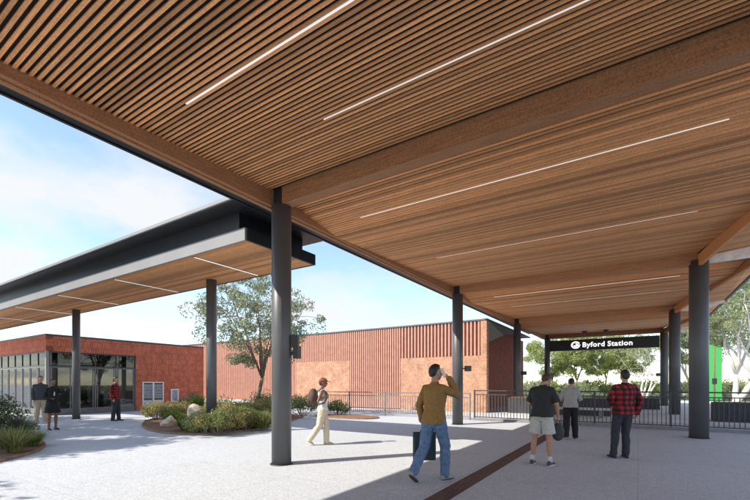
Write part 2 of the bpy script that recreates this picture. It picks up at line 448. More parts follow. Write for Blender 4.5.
def speaker_pair(x, y, z, k, label):
    t = thing('loudspeaker', label, 'loudspeaker', (x, y, z - .4))
    d = Rv
    m = MB(); m.obox(Vector((x, y, z + .05)) - d * .06, d * .05, Fv * .03, (0, 0, .03)); m.obox(Vector((x, y, z - .13)) - d * .04, d * .08, Fv * .03, (0, 0, .03)); m.obox(Vector((x, y, z - .03)) - d * .05, d * .02, Fv * .025, (0, 0, .13)); m.build('bracket', M['neck'], t)
    m = MB(); m.obox(Vector((x, y, z + .1)) + d * .04, d * .065, Fv * .07, (0, 0, .115)); m.build('speaker_box', M['device'], t)
    m = MB(); m.obox(Vector((x, y, z - .11)) + d * .085, d * .065, Fv * .07, (0, 0, .115)); m.build('speaker_box', M['device'], t)
p = Vector((XA, 5.5, 0)) + Rv * .21
speaker_pair(p.x, p.y, 2.2, 1, 'pair of black loudspeaker boxes bracketed to the nearest column')
def camera_box(px, py, off, z, label):
    p = Vector((px, py, 0)) + Rv * off
    t = thing('wall_speaker', label, 'speaker', (p.x, p.y, z))
    m = MB(); m.obox(p + Vector((0, 0, z)), Rv * .05, Fv * .02, (0, 0, .02)); m.build('arm', M['neck'], t)
    m = MB(); m.obox(p + Rv * .16 + Vector((0, 0, z)), Rv * .11, Fv * .09, (0, 0, .10)); m.build('housing', M['device'], t)
camera_box(XA, 14.4, .22, 2.07, 'small black box mounted on the column behind the mustard sweater man')
camera_box(XA, 23.3, .22, 2.1, 'small black box mounted on the column beside the dark building recess')
camera_box(1.42, 32.2, -.52, 2.1, 'small black box mounted on the distant column under the sign')

# station sign between the far columns
sg = thing('station_sign', 'black hanging station name sign with white letters under the canopy end', 'sign', (-2.1, 32.2, 3.85))
bx('board', M['black'], sg, XA + .2, 1.17, 32.12, 32.28, 3.88, 4.64)
def text_mesh(body, size, mat, name, parent, loc, align='LEFT', bold=.012):
    cu = bpy.data.curves.new('lettering', 'FONT'); cu.body = body; cu.size = size; cu.extrude = .012; cu.offset = bold; cu.align_x = align; cu.resolution_u = 3; cu.space_character = 1.1
    to = bpy.data.objects.new('lettering', cu); C.objects.link(to)
    dg = bpy.context.evaluated_depsgraph_get(); me = bpy.data.meshes.new_from_object(to.evaluated_get(dg))
    bpy.data.objects.remove(to); bpy.data.curves.remove(cu)
    me.materials.clear(); me.materials.append(mat)
    o = bpy.data.objects.new(name, me); C.objects.link(o); o.parent = parent
    o.location = Vector(loc) - parent.location; o.rotation_euler = (PI / 2, 0, 0); return o
wo = text_mesh('Byford', .47, M['letters'], 'lettering', sg, (-3.30, 32.11, 4.10), 'LEFT')
text_mesh('Station', .47, M['letters'], 'lettering', sg, (-3.30 + max(v.co.x for v in wo.data.vertices) + .17, 32.11, 4.10), 'LEFT')
m = MB()
cxl, czl, yl = -3.72, 4.26, 32.105
def arc_band(r0, r1, a0, a1, n=28):
    pts = []; fs = []
    for i in range(n + 1):
        a = a0 + (a1 - a0) * i / n
        for r in (r0, r1):
            for yy in (yl, yl + .012): pts.append((cxl + math.cos(a) * r, yy, czl + math.sin(a) * r * .86))
    for i in range(n):
        o = i * 4
        fs += [(o, o + 2, o + 6, o + 4), (o + 1, o + 5, o + 7, o + 3), (o, o + 4, o + 5, o + 1), (o + 2, o + 3, o + 7, o + 6)]
    m.poly(pts, fs)
arc_band(.19, .30, rad(25), rad(335)); arc_band(.06, .15, rad(-170), rad(95)); m.box(cxl, cxl + .30, yl, yl + .012, czl - .06, czl + .02)
m.build('emblem', M['letters'], sg)
for x, lb in ((-3.0, 'small dark dome camera under the canopy end, left of the pair'), (-1.75, 'small dark dome camera under the canopy end, right of the pair')):
    m = MB(); z = prof(30.6)
    m.tube([(x, 30.6, z), (x, 30.6, z - .05)], .17, 16); m.ball((x, 30.6, z - .05), (.14, .14, .12), 14, 8)
    tag(m.build('dome_camera', M['device'], None, True, (x, 30.6, z)), lb, 'camera', 'dome cameras by the sign')

# ------------------------------------------------------------------ entrance canopy on the left
ec = thing('entrance_canopy', 'flat grey edged canopy with timber soffit reaching left to the red building', 'canopy', (-20, 7.1, 0))
EX0, EX1 = -40, -7.25
bx('timber_soffit', M['soffit'], ec, EX0, EX1 - .03, 6.06, 8.24, 4.67, 4.72)
m = MB(); m.box(EX0, EX1 - .003, 6.0, 6.057, 4.66, 4.94); m.build('front_fascia', M['fascia'], ec)
m = MB(); m.box(EX1 - .06 + .03, EX1 + .03, 6.06, 8.24, 4.665, 4.94); m.box(EX0, EX1 + .03, 8.243, 8.30, 4.66, 4.94); m.build('shaded_fascia', M['black'], ec)  # end fascia black where the front is grey: shade put into the colour
bx('recessed_band', M['black'], ec, EX0, EX1 - .25, 6.05, 8.1, 4.945, 5.34)
m = MB(); m.box(EX0, -6.96, 5.62, 8.5, 5.34, 5.40); m.build('roof_underside', M['black'], ec)
m = MB(); m.box(EX0, -6.96, 5.56, 5.617, 5.375, 5.45); m.box(EX0, -6.96, 5.617, 8.5, 5.403, 5.45); m.build('roof_edge', M['fascia'], ec)
for x in (-9.3, -13.3, -17.35, -21.5, -25.6):
    t = thing('soffit_light', {-9.3: 'strip light in the entrance canopy soffit closest to its right end', -13.3: 'second strip light from the right end of the entrance canopy soffit', -17.35: 'third strip light from the right end of the entrance canopy soffit', -21.5: 'fourth strip light from the right, beyond the farther column, in the left canopy soffit', -25.6: 'leftmost strip light in the entrance canopy soffit'}[x], 'strip light', (x, 7.1, 4.67), 'strip lights in the entrance canopy')
    bx('light_body', M['frame'], t, x - .035, x + .035, 6.12, 8.18, 4.66, 4.669)
    bx('diffuser', M['lamp'], t, x - .025, x + .025, 6.14, 8.16, 4.652, 4.6595)
GE = 'slim columns under the entrance canopy'
column('slim_column', -10.95, 7.8, .15, 4.668, 'slim charcoal column rising from the planted garden bed', GE, False)
column('slim_column', -20.2, 7.8, .145, 4.668, 'slim charcoal column in front of the glazed red building', GE, False)

# ------------------------------------------------------------------ red building
rb = thing('red_building', 'low red tiled building with dark glazed corner entrance', 'building', (-28, 12, 0))
X0, Y0, H = -23.4, 7.8, 3.87
YG, YE, XG = 11.9, 16.1, -38.0
bx('wall', M['red_y'], rb, X0 - .3, X0, YG, YE, 0, H - .08)
bx('wall', M['red_y'], rb, X0 - .3, X0, Y0 + .3, YG - .002, 3.06, H - .08)
bx('wall', M['red_x'], rb, XG, X0, Y0, Y0 + .297, 3.06, H - .08)
m = MB(); m.box(XG, X0 + .025, Y0 - .025, YE, H - .077, H); m.build('roof', M['frame'], rb)
bx('interior', M['inner'], rb, XG, X0 - .303, 15.0, 15.1, 0, 3.05)
bx('wall', M['red_x'], rb, XG, X0 - .303, YE - .3, YE, 0, H - .08)
bx('interior', M['inner'], rb, XG, XG + .1, Y0 + .3, 15, 0, 3.05)
bx('interior_floor', M['kerb'], rb, XG + .1, X0 - .15, Y0 + .12, 15, 0, .02)
bx('interior_ceiling', M['innerdark'], rb, XG, X0 - .303, Y0 + .32, 15, 3.07, 3.1)
for i in range(6): bx('counter', M['innerdark'], rb, -36 + i * 2.3, -35.2 + i * 2.3, 12.0 + (i % 3), 12.4 + (i % 3), 0, 1.1 + .5 * (i % 2))
def window(parent, axis, a0, a1, z0, z1, pos, mull, glass, inner=.0, out=1, doors=False):
    f, g = MB(), MB()
    fr = .055
    def fb(a, b, c, d, dep=.05):
        if axis == 'y': f.box(pos - dep, pos + dep * .6, a, b, c, d)
        else: f.box(a, b, pos - dep * .6, pos + dep, c, d)
    fb(a0, a1, z0, z0 + fr); fb(a0, a1, z1 - fr, z1)
    k = max(1, round((a1 - a0) / mull)); st = (a1 - a0) / k
    for i in range(k + 1):
        c = min(max(a0 + i * st, a0 + fr / 2), a1 - fr / 2); fb(c - fr / 2, c + fr / 2, z0 + fr, z1 - fr, .048)
    if doors:
        for i in range(k):
            for sx in (.10, .90):
                c = a0 + st * (i + sx); fb(c - .02, c + .02, z0 + fr, z1 - fr, .03)
            fb(a0 + st * i + fr / 2, a0 + st * (i + 1) - fr / 2, z0 + fr, z0 + .28, .025)
    wobj = f.build('window_frame' if not doors else 'glazed_door', M['framelight'] if doors else M['frame'], parent)
    if axis == 'y': g.poly([(pos, a0, z0), (pos, a1, z0), (pos, a1, z1), (pos, a0, z1)], [(0, 1, 2, 3)])
    else: g.poly([(a0, pos, z0), (a1, pos, z0), (a1, pos, z1), (a0, pos, z1)], [(0, 1, 2, 3)])
    g.build('glass_pane', glass, wobj); return wobj
window(rb, 'y', Y0 + .12, YG, 2.34, 3.05, X0 - .08, 1.0, M['darkglass'])
window(rb, 'y', Y0 + .12, YG, .02, 2.335, X0 - .08, 1.0, M['glass'], doors=True)
window(rb, 'x', -37.9, X0 - .12, 2.34, 3.05, Y0 + .08, 1.0, M['darkglass'])
window(rb, 'x', -37.9, X0 - .12, .02, 2.335, Y0 + .08, 1.0, M['glass'], doors=True)
bx('corner_post', M['fascia'], rb, X0 - .12, X0 - .005, Y0 + .005, Y0 + .12, 0, 3.058)
def louvre(y0, y1, z0, z1, n):
    f = MB(); f.box(X0 + .002, X0 + .05, y0, y0 + .06, z0, z1); f.box(X0 + .002, X0 + .05, y1 - .06, y1, z0, z1); f.box(X0 + .002, X0 + .05, y0 + .06, y1 - .06, z1 - .06, z1); f.box(X0 + .002, X0 + .05, y0 + .06, y1 - .06, z0, z0 + .06)
    ym = (y0 + y1) / 2; f.box(X0 + .002, X0 + .05, ym - .04, ym + .04, z0 + .06, z1 - .06)
    o = f.build('louvre_door', M['white'], rb)
    b = MB(); b.box(X0 + .001, X0 + .012, y0 + .06, y1 - .06, z0 + .06, z1 - .06); b.build('backing', M['frame'], o)
    s = MB()
    for (a, c) in ((y0 + .07, ym - .05), (ym + .05, y1 - .07)):
        for i in range(n):
            z = z0 + .14 + (z1 - z0 - .28) * (i + .5) / n
            if z < z0 + .55 : continue
            s.obox((X0 + .03, (a + c) / 2, z), (.012, 0, .018), (0, (c - a) / 2, 0), (-.004, 0, .006) )
        s.box(X0 + .013, X0 + .035, a, c, z0 + .09, z0 + .5)
    s.build('blades', M['louvre'], o)
louvre(12.24, 13.46, .08, 1.62, 14)
t = thing('notice_case', 'small white framed notice case on the red wall', 'notice', (X0, 14.15, .42))
m = MB(); m.box(X0 + .002, X0 + .05, 13.9, 13.97, .42, 1.2); m.box(X0 + .002, X0 + .05, 14.31, 14.38, .42, 1.2); m.box(X0 + .002, X0 + .05, 13.97, 14.31, 1.13, 1.2); m.box(X0 + .002, X0 + .05, 13.97, 14.31, .42, .49); m.build('frame', M['white'], t)
bx('notice_sheet', M['poster'], t, X0 + .001, X0 + .02, 13.97, 14.31, .49, 1.13)

# ------------------------------------------------------------------ slatted building
sb = thing('slatted_building', 'long low building of terracotta vertical slats and orange brick panels', 'building', (-18, 22, 0))
WY, WT = 21.0, 4.88
XW = -6.6
bx('backing_wall', M['terracotta_back'], sb, -38, XW - .25, WY + .09, WY + .3, 0, WT - .06)
def slats(x0, x1, z0, z1, pitch, wdt, dep=.075):
    m = MB(); n = int((x1 - x0) / pitch)
    for i in range(n):
        x = x0 + (i + .5) * (x1 - x0) / n
        m.box(x - wdt / 2, x + wdt / 2, WY - dep + .05, WY + .087, z0, z1)
    m.build('slat_screen', M['terracotta'], sb)
slats(-38, -20.0, .30, WT - .06, .15, .085)
slats(-20.0, -15.4, 3.0, WT - .06, .15, .085)
slats(-15.4, -11.7, .06, WT - .06, .15, .08)
slats(-11.7, XW - .32, 3.0, WT - .06, .20, .085)
bx('brick_panel', M['orange_x'], sb, -20.0, -15.4, WY - .03, WY + .087, 0, 2.995)
bx('brick_panel', M['orange_x'], sb, -11.7, XW - .32, WY - .03, WY + .087, 0, 2.995)
bx('brick_pier', M['orange_x'], sb, XW - .32 + .002, XW, WY - .035, WY + .3, 0, WT - .06)
bx('plinth', M['platform'], sb, -38, -20.0, WY - .12, WY + .087, 0, .295)
bx('roof_capping', M['grey_soffit'], sb, -38, XW + .05, WY - .07, WY + 10, WT - .057, WT + .02)
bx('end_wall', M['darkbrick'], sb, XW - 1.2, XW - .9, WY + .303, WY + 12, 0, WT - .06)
m = MB()
m.poly([(XW, WY + .303, WT - .07), (XW, WY + 6.5, WT - .07), (XW - .897, WY + 6.5, 4.75), (XW - .897, WY + .303, 3.35)], [(0, 1, 2, 3)]); m.build('sloping_eave', M['greyeave'], sb)

# ------------------------------------------------------------------ fences
def fence(x0, x1, y, mat, label, n, ztop=1.25, kerb=False, gate=False):
    t = thing('railing', label, 'railing', ((x0 + x1) / 2, y, 0))
    m = MB(); m.box(x0, x1, y - .025, y + .025, ztop - .045, ztop); m.box(x0, x1, y - .018, y + .018, ztop - .20, ztop - .165); m.box(x0, x1, y - .018, y + .018, .12, .155); m.build('rail', mat, t)
    st = (x1 - x0) / n
    for i in range(n + 1):
        x = x0 + i * st
        bx('post', mat, t, x - .03, x + .03, y - .03, y + .03, 0, ztop + .01)
        if i < n:
            b = MB(); k = int((st - .06) / .115)
            for j in range(1, k):
                xx = x + st * j / k; b.box(xx - .011, xx + .011, y - .011, y + .011, .156, ztop - .201)
            b.build('baluster_panel', mat, t)
    if kerb: bx('kerb', M['kerb'], t, x0, x1, y - .16, y - .04, 0, .10)
    return t
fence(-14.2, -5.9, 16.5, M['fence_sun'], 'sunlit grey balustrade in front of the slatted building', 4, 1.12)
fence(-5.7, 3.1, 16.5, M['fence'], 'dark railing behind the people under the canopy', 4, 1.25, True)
t = thing('gate_panel', 'dark densely barred gate panel beyond the thickest column, at the right edge', 'gate', (5.4, 16.5, 0))
m = MB(); m.box(3.3, 7.5, 16.47, 16.53, 1.24, 1.3); m.box(3.3, 7.5, 16.47, 16.53, .08, .14); m.box(3.25, 3.33, 16.45, 16.55, 0, 1.32); m.box(5.3, 5.37, 16.45, 16.55, 0, 1.32); m.build('frame', M['fence'], t)
m = MB()
for i in range(60): m.box(3.35 + i * .068, 3.365 + i * .068, 16.49, 16.51, .14, 1.24)
m.build('bars', M['fence'], t)
bx('backing_panel', M['darkwall'], t, 3.34, 7.5, 16.52, 16.53, .15, .62)

def planter(x0, x1, y, h, label, d=1.0):
    t = thing('planter_wall', label, 'planter', ((x0 + x1) / 2, y, 0), 'dark planters beyond the railing')
    bx('wall', M['darkwall'], t, x0, x1, y, y + d, .10, h); bx('soil', M['soil'], t, x0 + .08, x1 - .08, y + .08, y + d - .08, h, h + .02); return t
planter(-5.3, -1.0, 20.2, .84, 'long dark planter wall behind the dark railing, left of the plaid shirt man')
planter(2.4, 7.5, 19.6, .80, 'dark planter wall behind the gate panel at the right edge')
planter(-1.0 + .6, 1.0, 27.0, .70, 'low dark planter wall farther back, right of the plaid shirt man')
# ticket reader posts / seat beyond the railing
t = thing('platform_seat', 'pale concrete bench block on the platform beyond the railing', 'bench', (-1.9, 19.2, .1))
m = MB(); m.box(-2.9, -.9, 18.9, 19.4, .42, .50); m.build('seat', M['platform'], t)
for xx in (-2.6, -1.35): bx('leg', M['kerb'], t, xx, xx + .15, 18.98, 19.32, .10, .418)

# green kiosk and pole
g0 = P(700, 36); g1 = P(719, 36)
t = thing('green_kiosk', 'bright green boxy cabin on the platform among gum trees', 'cabin', ((g0.x + g1.x) / 2, (g0.y + g1.y) / 2, 0))
m = MB(); dx = (g1 - g0); kd = ((g0 + g1) / 2).normalized(); dx = Vector((kd.y, -kd.x, 0)) * dx.length; m.obox((g0 + g1) / 2 + kd + Vector((0, 0, 2.7)), dx / 2, kd, (0, 0, 2.6)); m.build('wall', M['green'], t)
m = MB(); m.obox((g0 + g1) / 2 + kd + Vector((0, 0, 5.36)), dx / 2 * 1.04, kd * 1.05, (0, 0, .06)); m.build('roof', M['frame'], t)
p = P(714.5, 31)
t = thing('light_pole', 'thin brown pole standing in front of the bright green cabin', 'pole', (p.x, p.y, 0))
m = MB(); m.tube([(p.x, p.y, 0), (p.x, p.y, 6.2)], [.06, .045], 12); m.build('pole', M['pole'], t, True)
m = MB(); m.obox((p.x, p.y, 1.7), Rv * .13, Fv * .08, (0, 0, .22)); m.build('control_box', M['device'], t)

# ------------------------------------------------------------------ vegetation
def leaf_quad(m, c, d, up, l, w_):
    s = d.cross(up)
    s = s.normalized() if s.length > 1e-5 else d.orthogonal().normalized()
    m.poly([c - d * l * .5, c + s * w_ * .5, c + d * l * .5, c - s * w_ * .5], [(0, 1, 2, 3)])
def rvec(r):
    while True:
        v = Vector((r.uniform(-1, 1), r.uniform(-1, 1), r.uniform(-1, 1)))
        if .01 < v.length <= 1: return v
def tree(name, label, loc, h, cr, seed, leafm, barkm, nl=5000, ls=.14, trunk_h=.35, tr=.11, stems=1, group=None, spread=1.0, flat=.75, lean=0, levels=3, clump=.55, droop=0.0, ecc=1.0):
    r = random.Random(seed); loc = Vector(loc)
    t = thing(name, label, 'tree', loc, group)
    wood = MB(); tips = []
    def branch(p, d, ln, ra, lev):
        k = 4; pts = [p.copy()]; rs = [ra]
        for i in range(k):
            d = (d + rvec(r) * .22 + Vector((0, 0, .05 if lev < 2 else -.04 - droop))).normalized()
            p = p + d * ln / k; pts.append(p.copy()); rs.append(ra * (1 - .5 * (i + 1) / k))
            if lev >= 2: tips.append((p.copy(), lev))
        wood.tube(pts, rs, 9 if lev == 0 else 6 if lev < 3 else 4)
        if lev >= levels: tips.append((p.copy(), lev)); return
        nb = r.randint(3, 4) if lev < 2 else 3
        a0 = r.uniform(0, 2 * PI)
        for i in range(nb):
            an = a0 + 2 * PI * i / nb + r.uniform(-.4, .4)
            tilt = r.uniform(.45, .95) * spread if i else r.uniform(.1, .4)
            ax = d.orthogonal().normalized(); bx_ = d.cross(ax)
            nd = (d * math.cos(tilt) + (ax * math.cos(an) + bx_ * math.sin(an)) * math.sin(tilt)).normalized()
            f = r.uniform(.55, 1.0)
            st = pts[-1] if (i == 0 or lev > 0) else pts[-1 if r.random() < .5 else -2]
            branch(st, nd, ln * f * (.85 if lev else clen), rs[-1] * .74, lev + 1)
    clen = (h * (1 - trunk_h) / (h * trunk_h)) * .52
    for s_ in range(stems):
        a = 2 * PI * s_ / max(stems, 1) + r.uniform(0, 1)
        tilt = 0 if stems == 1 else r.uniform(.18, .42)
        d = Vector((math.cos(a) * math.sin(tilt) + lean, math.sin(a) * math.sin(tilt), math.cos(tilt))).normalized()
        branch(loc + Vector((math.cos(a), math.sin(a), 0)) * (tr * .8 if stems > 1 else 0) - Vector((0, 0, .05)), d, h * trunk_h, tr, 0)
    # squeeze everything to the wanted crown
    zt = max(p.z for p, _ in tips) - loc.z; rr = sorted(math.hypot(p.x - loc.x, p.y - loc.y) for p, _ in tips)[int(len(tips) * .93)]
    sz = (h * .95) / zt; sx = cr * .92 / max(rr, .1)
    def warp(p):
        z = p[2] - loc.z; k = min(1, max(0, z / (h * trunk_h + .01))); k = k * k
        f = 1 + (sx - 1) * k
        return Vector((loc.x + (p[0] - loc.x - ox * k) * f, loc.y + (p[1] - loc.y - oy * k) * f, loc.z + (z * (1 + (sz - 1) * min(1, k + .3)) if z > 0 else z)))
    ox = sum(p.x - loc.x for p, _ in tips) / len(tips); oy = sum(p.y - loc.y for p, _ in tips) / len(tips)
    wood.v = [tuple(warp(v)) for v in wood.v]
    tips = [(warp(p), l_) for p, l_ in tips]
    wood.build('trunk', barkm, t, True)
    lf = MB(); sun = sdir
    wt = [1.0 if l_ >= levels else .45 for _, l_ in tips]
    cl = [(p, clump * r.uniform(.5, 1.15)) for p, _ in tips]
    pick = r.choices(range(len(cl)), wt, k=nl)
    for i in range(nl):
        p, c = cl[pick[i]]
        v = rvec(r); q = p + Vector((v.x * c, v.y * c, v.z * c * flat - droop * c))
        d = (rvec(r).normalized() + Vector((0, 0, -.5 - droop))).normalized(); s = ls * r.uniform(.6, 1.35)
        leaf_quad(lf, q, d, rvec(r).normalized(), s, s * .42 * ecc)
    lf.build('crown', leafm, t)
    return t

def crown_tree(name, label, loc, h, cr, zb, seed, leafm, barkm, nl, ls, tr=.10, ncl=90, crs=.42, limbs=6, fork=.8, group=None, hole=.25, stems=1, zsq=1.0):
    """trunk forking into limbs that carry leaf clusters spread through an uneven crown from height zb up to h"""
    r = random.Random(seed); loc = Vector(loc); t = thing(name, label, 'tree', loc, group)
    wood = MB(); nodes = []
    cz = (h + zb) / 2; hz = (h - zb) / 2
    def crown_pt(k):
        while True:
            v = rvec(r)
            if v.length < k[0] or v.length > k[1]: continue
            lump = 1 + .34 * noise.noise(v.normalized() * 1.7 + Vector((seed, 3, 1))) + .16 * noise.noise(v.normalized() * 4 + Vector((seed, 9, 1)))
            if noise.noise(v * 2.1 + Vector((seed * 2.0, 0, 5))) < -hole: continue
            wz = 1 - .25 * max(0, -v.z)
            return loc + Vector((v.x * cr * lump * wz, v.y * cr * lump * wz, cz + v.z * hz * min(lump, 1.12)))
    def path(a, b, ra, rb, sag, n=6):
        pts, rs = [], []
        for i in range(n + 1):
            q = i / n; p = a.lerp(b, q) + Vector((0, 0, 1)) * sag * math.sin(PI * q) + rvec(r) * .03 * (a - b).length * (0 < i < n)
            pts.append(p); rs.append(ra + (rb - ra) * q); nodes.append((p, rs[-1]))
        wood.tube(pts, rs, 7 if ra > .03 else 5)
    for st in range(stems):
        b0 = loc + Vector((r.uniform(-1, 1), r.uniform(-1, 1), 0)) * (tr * 1.4 if stems > 1 else 0) - Vector((0, 0, .05))
        top = loc + Vector((r.uniform(-.06, .06) * h, r.uniform(-.06, .06) * h, 0)) * (2.2 if stems > 1 else .8) + Vector((0, 0, zb * fork * r.uniform(.9, 1.1)))
        path(b0, top, tr * 1.25, tr * .85, 0, 5)
        a0 = r.uniform(0, 6)
        for i in range(limbs):
            an = a0 + 2 * PI * i / limbs + r.uniform(-.3, .3); q = r.uniform(.45, .8); up = r.uniform(-.1, .75)
            e = loc + Vector((math.cos(an) * cr * q * (1 - .5 * up), math.sin(an) * cr * q * (1 - .5 * up), cz + hz * up))
            path(top, e, tr * .62, tr * .16, hz * .12)
    cl = []
    for i in range(ncl):
        p = crown_pt((.35, 1.0)); cl.append((p, crs * r.uniform(.55, 1.25)))
    base_nodes = list(nodes)
    for p, c in cl:
        nd = min(base_nodes, key=lambda n_: (n_[0] - p).length + (2 if n_[0].z > p.z + .6 else 0))
        path(nd[0], p, min(nd[1] * .6, tr * .22), .006, .08, 4)
    wood.build('trunk', barkm, t, True)
    lf = MB()
    for i in range(nl):
        p, c = cl[r.randrange(len(cl))]; v = rvec(r); q = p + Vector((v.x * c, v.y * c, v.z * c * .75 * zsq - .1 * c))
        d = (rvec(r).normalized() + Vector((0, 0, -.6))).normalized(); k = ls * r.uniform(.6, 1.35)
        leaf_quad(lf, q, d, rvec(r).normalized(), k, k * .42)
    lf.build('crown', leafm, t); return t
tp = P(255, 19.6)
crown_tree('plaza_tree', 'young tree with airy grey green crown behind the garden bed', tp, 6.65, 2.75, 2.35, 5, M['leaf_olive'], M['bark'], 17000, .125, .10, 120, .46, 6, .72)
# background trees beyond the platform, each its own
GB = 'trees beyond the platform'
for u, d, h, cr, zb, sd, lf, bk, nl, stems, lb in (
    (553, 46, 7.4, 3.2, 2.4, 3, 'leaf_bright', 'bark', 12000, 1, 'bright green tree at the left end below the station sign'),
    (578, 43, 7.0, 2.8, 2.6, 4, 'leaf_bright', 'bark', 12000, 1, 'bright green tree directly above the bent head of the grey sweater person'),
    (604, 49, 7.8, 3.3, 2.6, 5, 'leaf_bright', 'bark', 12000, 1, 'bright green tree between the grey sweater person and the plaid shirt man'),
    (626, 44, 7.0, 2.5, 2.7, 6, 'leaf_bright', 'bark', 10000, 1, 'bright green tree right behind the plaid shirt man')):
    crown_tree('background_tree', lb, P(u, d), h, cr, zb, sd, M[lf], M[bk], nl, .24, .085, 70, .7, 5, .75, GB, stems=stems)
tree('bare_gum_tree', 'pale trunked many stemmed gum tree with sparse leaves near the sign right end', P(645, 38), 8.6, 3.0, 41, M['leaf_gum'], M['bark_pale'], 1500, .2, .30, .13, 4, GB, .8, .6, clump=.5)
crown_tree('gum_tree', 'pale branching gum tree right of the green cabin', P(736, 30), 9.4, 3.4, 4.6, 11, M['leaf_gum'], M['bark_pale'], 16000, .19, .17, 80, .7, 5, .45, GB, .12, 2)
crown_tree('gum_tree', 'tall gum tree with leafy crown at the far right edge', P(772, 34), 10.5, 4.2, 4.2, 12, M['leaf_gum'], M['bark_pale'], 16000, .22, .19, 80, .85, 5, .5, GB, .12, 2)
crown_tree('gum_tree', 'dense green tree partly hidden by the thickest column and green cabin', P(703, 50), 10.0, 3.6, 4.2, 13, M['leaf_olive'], M['bark'], 14000, .24, .16, 80, .8, 5, .6, GB, .2)
crown_tree('gum_tree', 'tall pale gum tree behind the gap between the two rear columns', P(686, 54), 10.5, 3.4, 3.6, 14, M['leaf_gum'], M['bark_pale'], 12000, .24, .16, 70, .8, 5, .5, GB, .15, 2)
# trees left of the picture whose shade lies on the plaza
tree('shade_tree', 'broad tree shading the plaza from beyond the left edge', (-17.2, -0.4, 0), 8.2, 4.2, 71, M['leaf_dark'], M['bark'], 20000, .28, .34, .18, 1, 'shade trees left of the plaza', 1.0, .6, clump=1.15)
tree('shade_tree', 'second broad tree shading the entrance from beyond the left edge', (-24.0, 1.0, 0), 7.6, 4.2, 73, M['leaf_dark'], M['bark'], 16000, .28, .34, .18, 1, 'shade trees left of the plaza', 1.0, .6, clump=1.1)
tree('shade_tree', 'tree close behind the left edge shading the bottom left paving', (-10.6, -3.6, 0), 6.0, 2.0, 75, M['leaf_dark'], M['bark'], 5000, .2, .4, .12, 1, 'shade trees left of the plaza', 1.0, .6, clump=.6)

def tuft(loc, h, r_, n, mat, label, seed, wd=.012, group=None, name='grass_tuft'):
    r = random.Random(seed); m = MB(); loc = Vector(loc)
    for i in range(n):
        a = r.uniform(0, 2 * PI); bend = r.uniform(.25, 1.1) * r_; hh = h * r.uniform(.55, 1.1); b0 = r.uniform(0, .22) * r_
        d = Vector((math.cos(a), math.sin(a), 0)); s = Vector((-d.y, d.x, 0)) * wd * r.uniform(.7, 1.3)
        base = loc + d * b0; k = 4; pts = []
        for j in range(k + 1):
            q = j / k
            p = base + d * bend * q ** 1.7 + Vector((0, 0, hh * (q - .28 * q * q * (bend / max(r_, .01)) ** 1.5)))
            ww = (1 - q) ** .6
            pts += [p - s * ww, p + s * ww]
        m.poly(pts, [(2 * j, 2 * j + 1, 2 * j + 3, 2 * j + 2) for j in range(k)])
    return tag(m.build(name, mat, None, False, loc), label, 'plant', group)
def shrub(loc, h, r_, n, mat, label, seed, ls=.06, group=None, name='shrub', upright=0.0):
    r = random.Random(seed); t = thing(name, label, 'shrub', loc, group); loc = Vector(loc); st, lf = MB(), MB()
    tips = []
    for i in range(max(8, int(26 * r_))):
        a = r.uniform(0, 2 * PI); q = r_ * math.sqrt(r.random()); hh = h * r.uniform(.6, 1.05) * (1 - .35 * (q / r_) ** 2)
        e = loc + Vector((math.cos(a) * q, math.sin(a) * q, hh)); b = loc + Vector((math.cos(a) * q * .25, math.sin(a) * q * .25, 0))
        mid = (b + e) / 2 + rvec(r) * .05
        st.tube([b, mid, e], [.012, .009, .004], 4); tips += [(e, 1), (mid * .4 + e * .6, .9)]
    st.build('stems', M['bark'], t)
    for i in range(n):
        p, k = r.choice(tips); v = rvec(r) * min(.28, r_ * .42); q = p + Vector((v.x, v.y, v.z * .8))
        if q.z < loc.z + .02: q.z = loc.z + r.uniform(.02, .1)
        d = (rvec(r).normalized() + Vector((0, 0, .3 + upright))).normalized(); s = ls * r.uniform(.6, 1.4)
        leaf_quad(lf, q, d, rvec(r).normalized(), s, s * .45)
    lf.build('foliage', mat, t); return t

def bed(name, pts, edge_label, z=.03):
    """planting bed: soil sheet as setting + a thin edging strip"""
    def smooth(ps, it=3):
        for _ in range(it):
            ps = [q for a, b in zip(ps, ps[1:] + ps[:1]) for q in (a * .75 + b * .25, a * .25 + b * .75)]
        return ps
    ps = smooth([Vector((*p, 0)) for p in pts])
    m = MB(); c = sum(ps, Vector()) / len(ps)
    m.poly([p + Vector((0, 0, z)) for p in ps] + [c + Vector((0, 0, z + .08))], [(i, (i + 1) % len(ps), len(ps)) for i in range(len(ps))])
    tag(m.build('planting_soil', M['soil'], None, True), kind='structure')
    e = MB(); n = len(ps); inner = [p + (c - p).normalized() * .03 for p in ps]
    outl = [p + (p - c).normalized() * .03 for p in ps]
    V = []
    for a, b in zip(inner, outl): V += [a + Vector((0, 0, -.02)), a + Vector((0, 0, z + .02)), b + Vector((0, 0, z + .02)), b + Vector((0, 0, -.02))]
    F = []
    for i in range(n):
        o, q = i * 4, ((i + 1) % n) * 4
        for k in range(3): F.append((o + k, o + k + 1, q + k + 1, q + k))
    e.poly(V, F); tag(e.build('bed_edging', M['edging'], None, False), edge_label, 'edging')
bed('centre', [(-17.3, 9.3), (-15.2, 7.9), (-13.0, 7.0), (-11.2, 6.95), (-10.4, 8.1), (-10.6, 9.8), (-11.8, 12.2), (-13.2, 14.6), (-16.5, 14.3), (-18.2, 11.5)], 'rusty curved edging around the garden bed with boulders')
bed('left', [(-9.6, 1.0), (-10.1, 2.6), (-11.3, 3.75), (-13.2, 4.35), (-16, 4.4), (-20, 3.8), (-20, -2), (-10.5, -2)], 'rusty curved edging around the bed at the left edge')

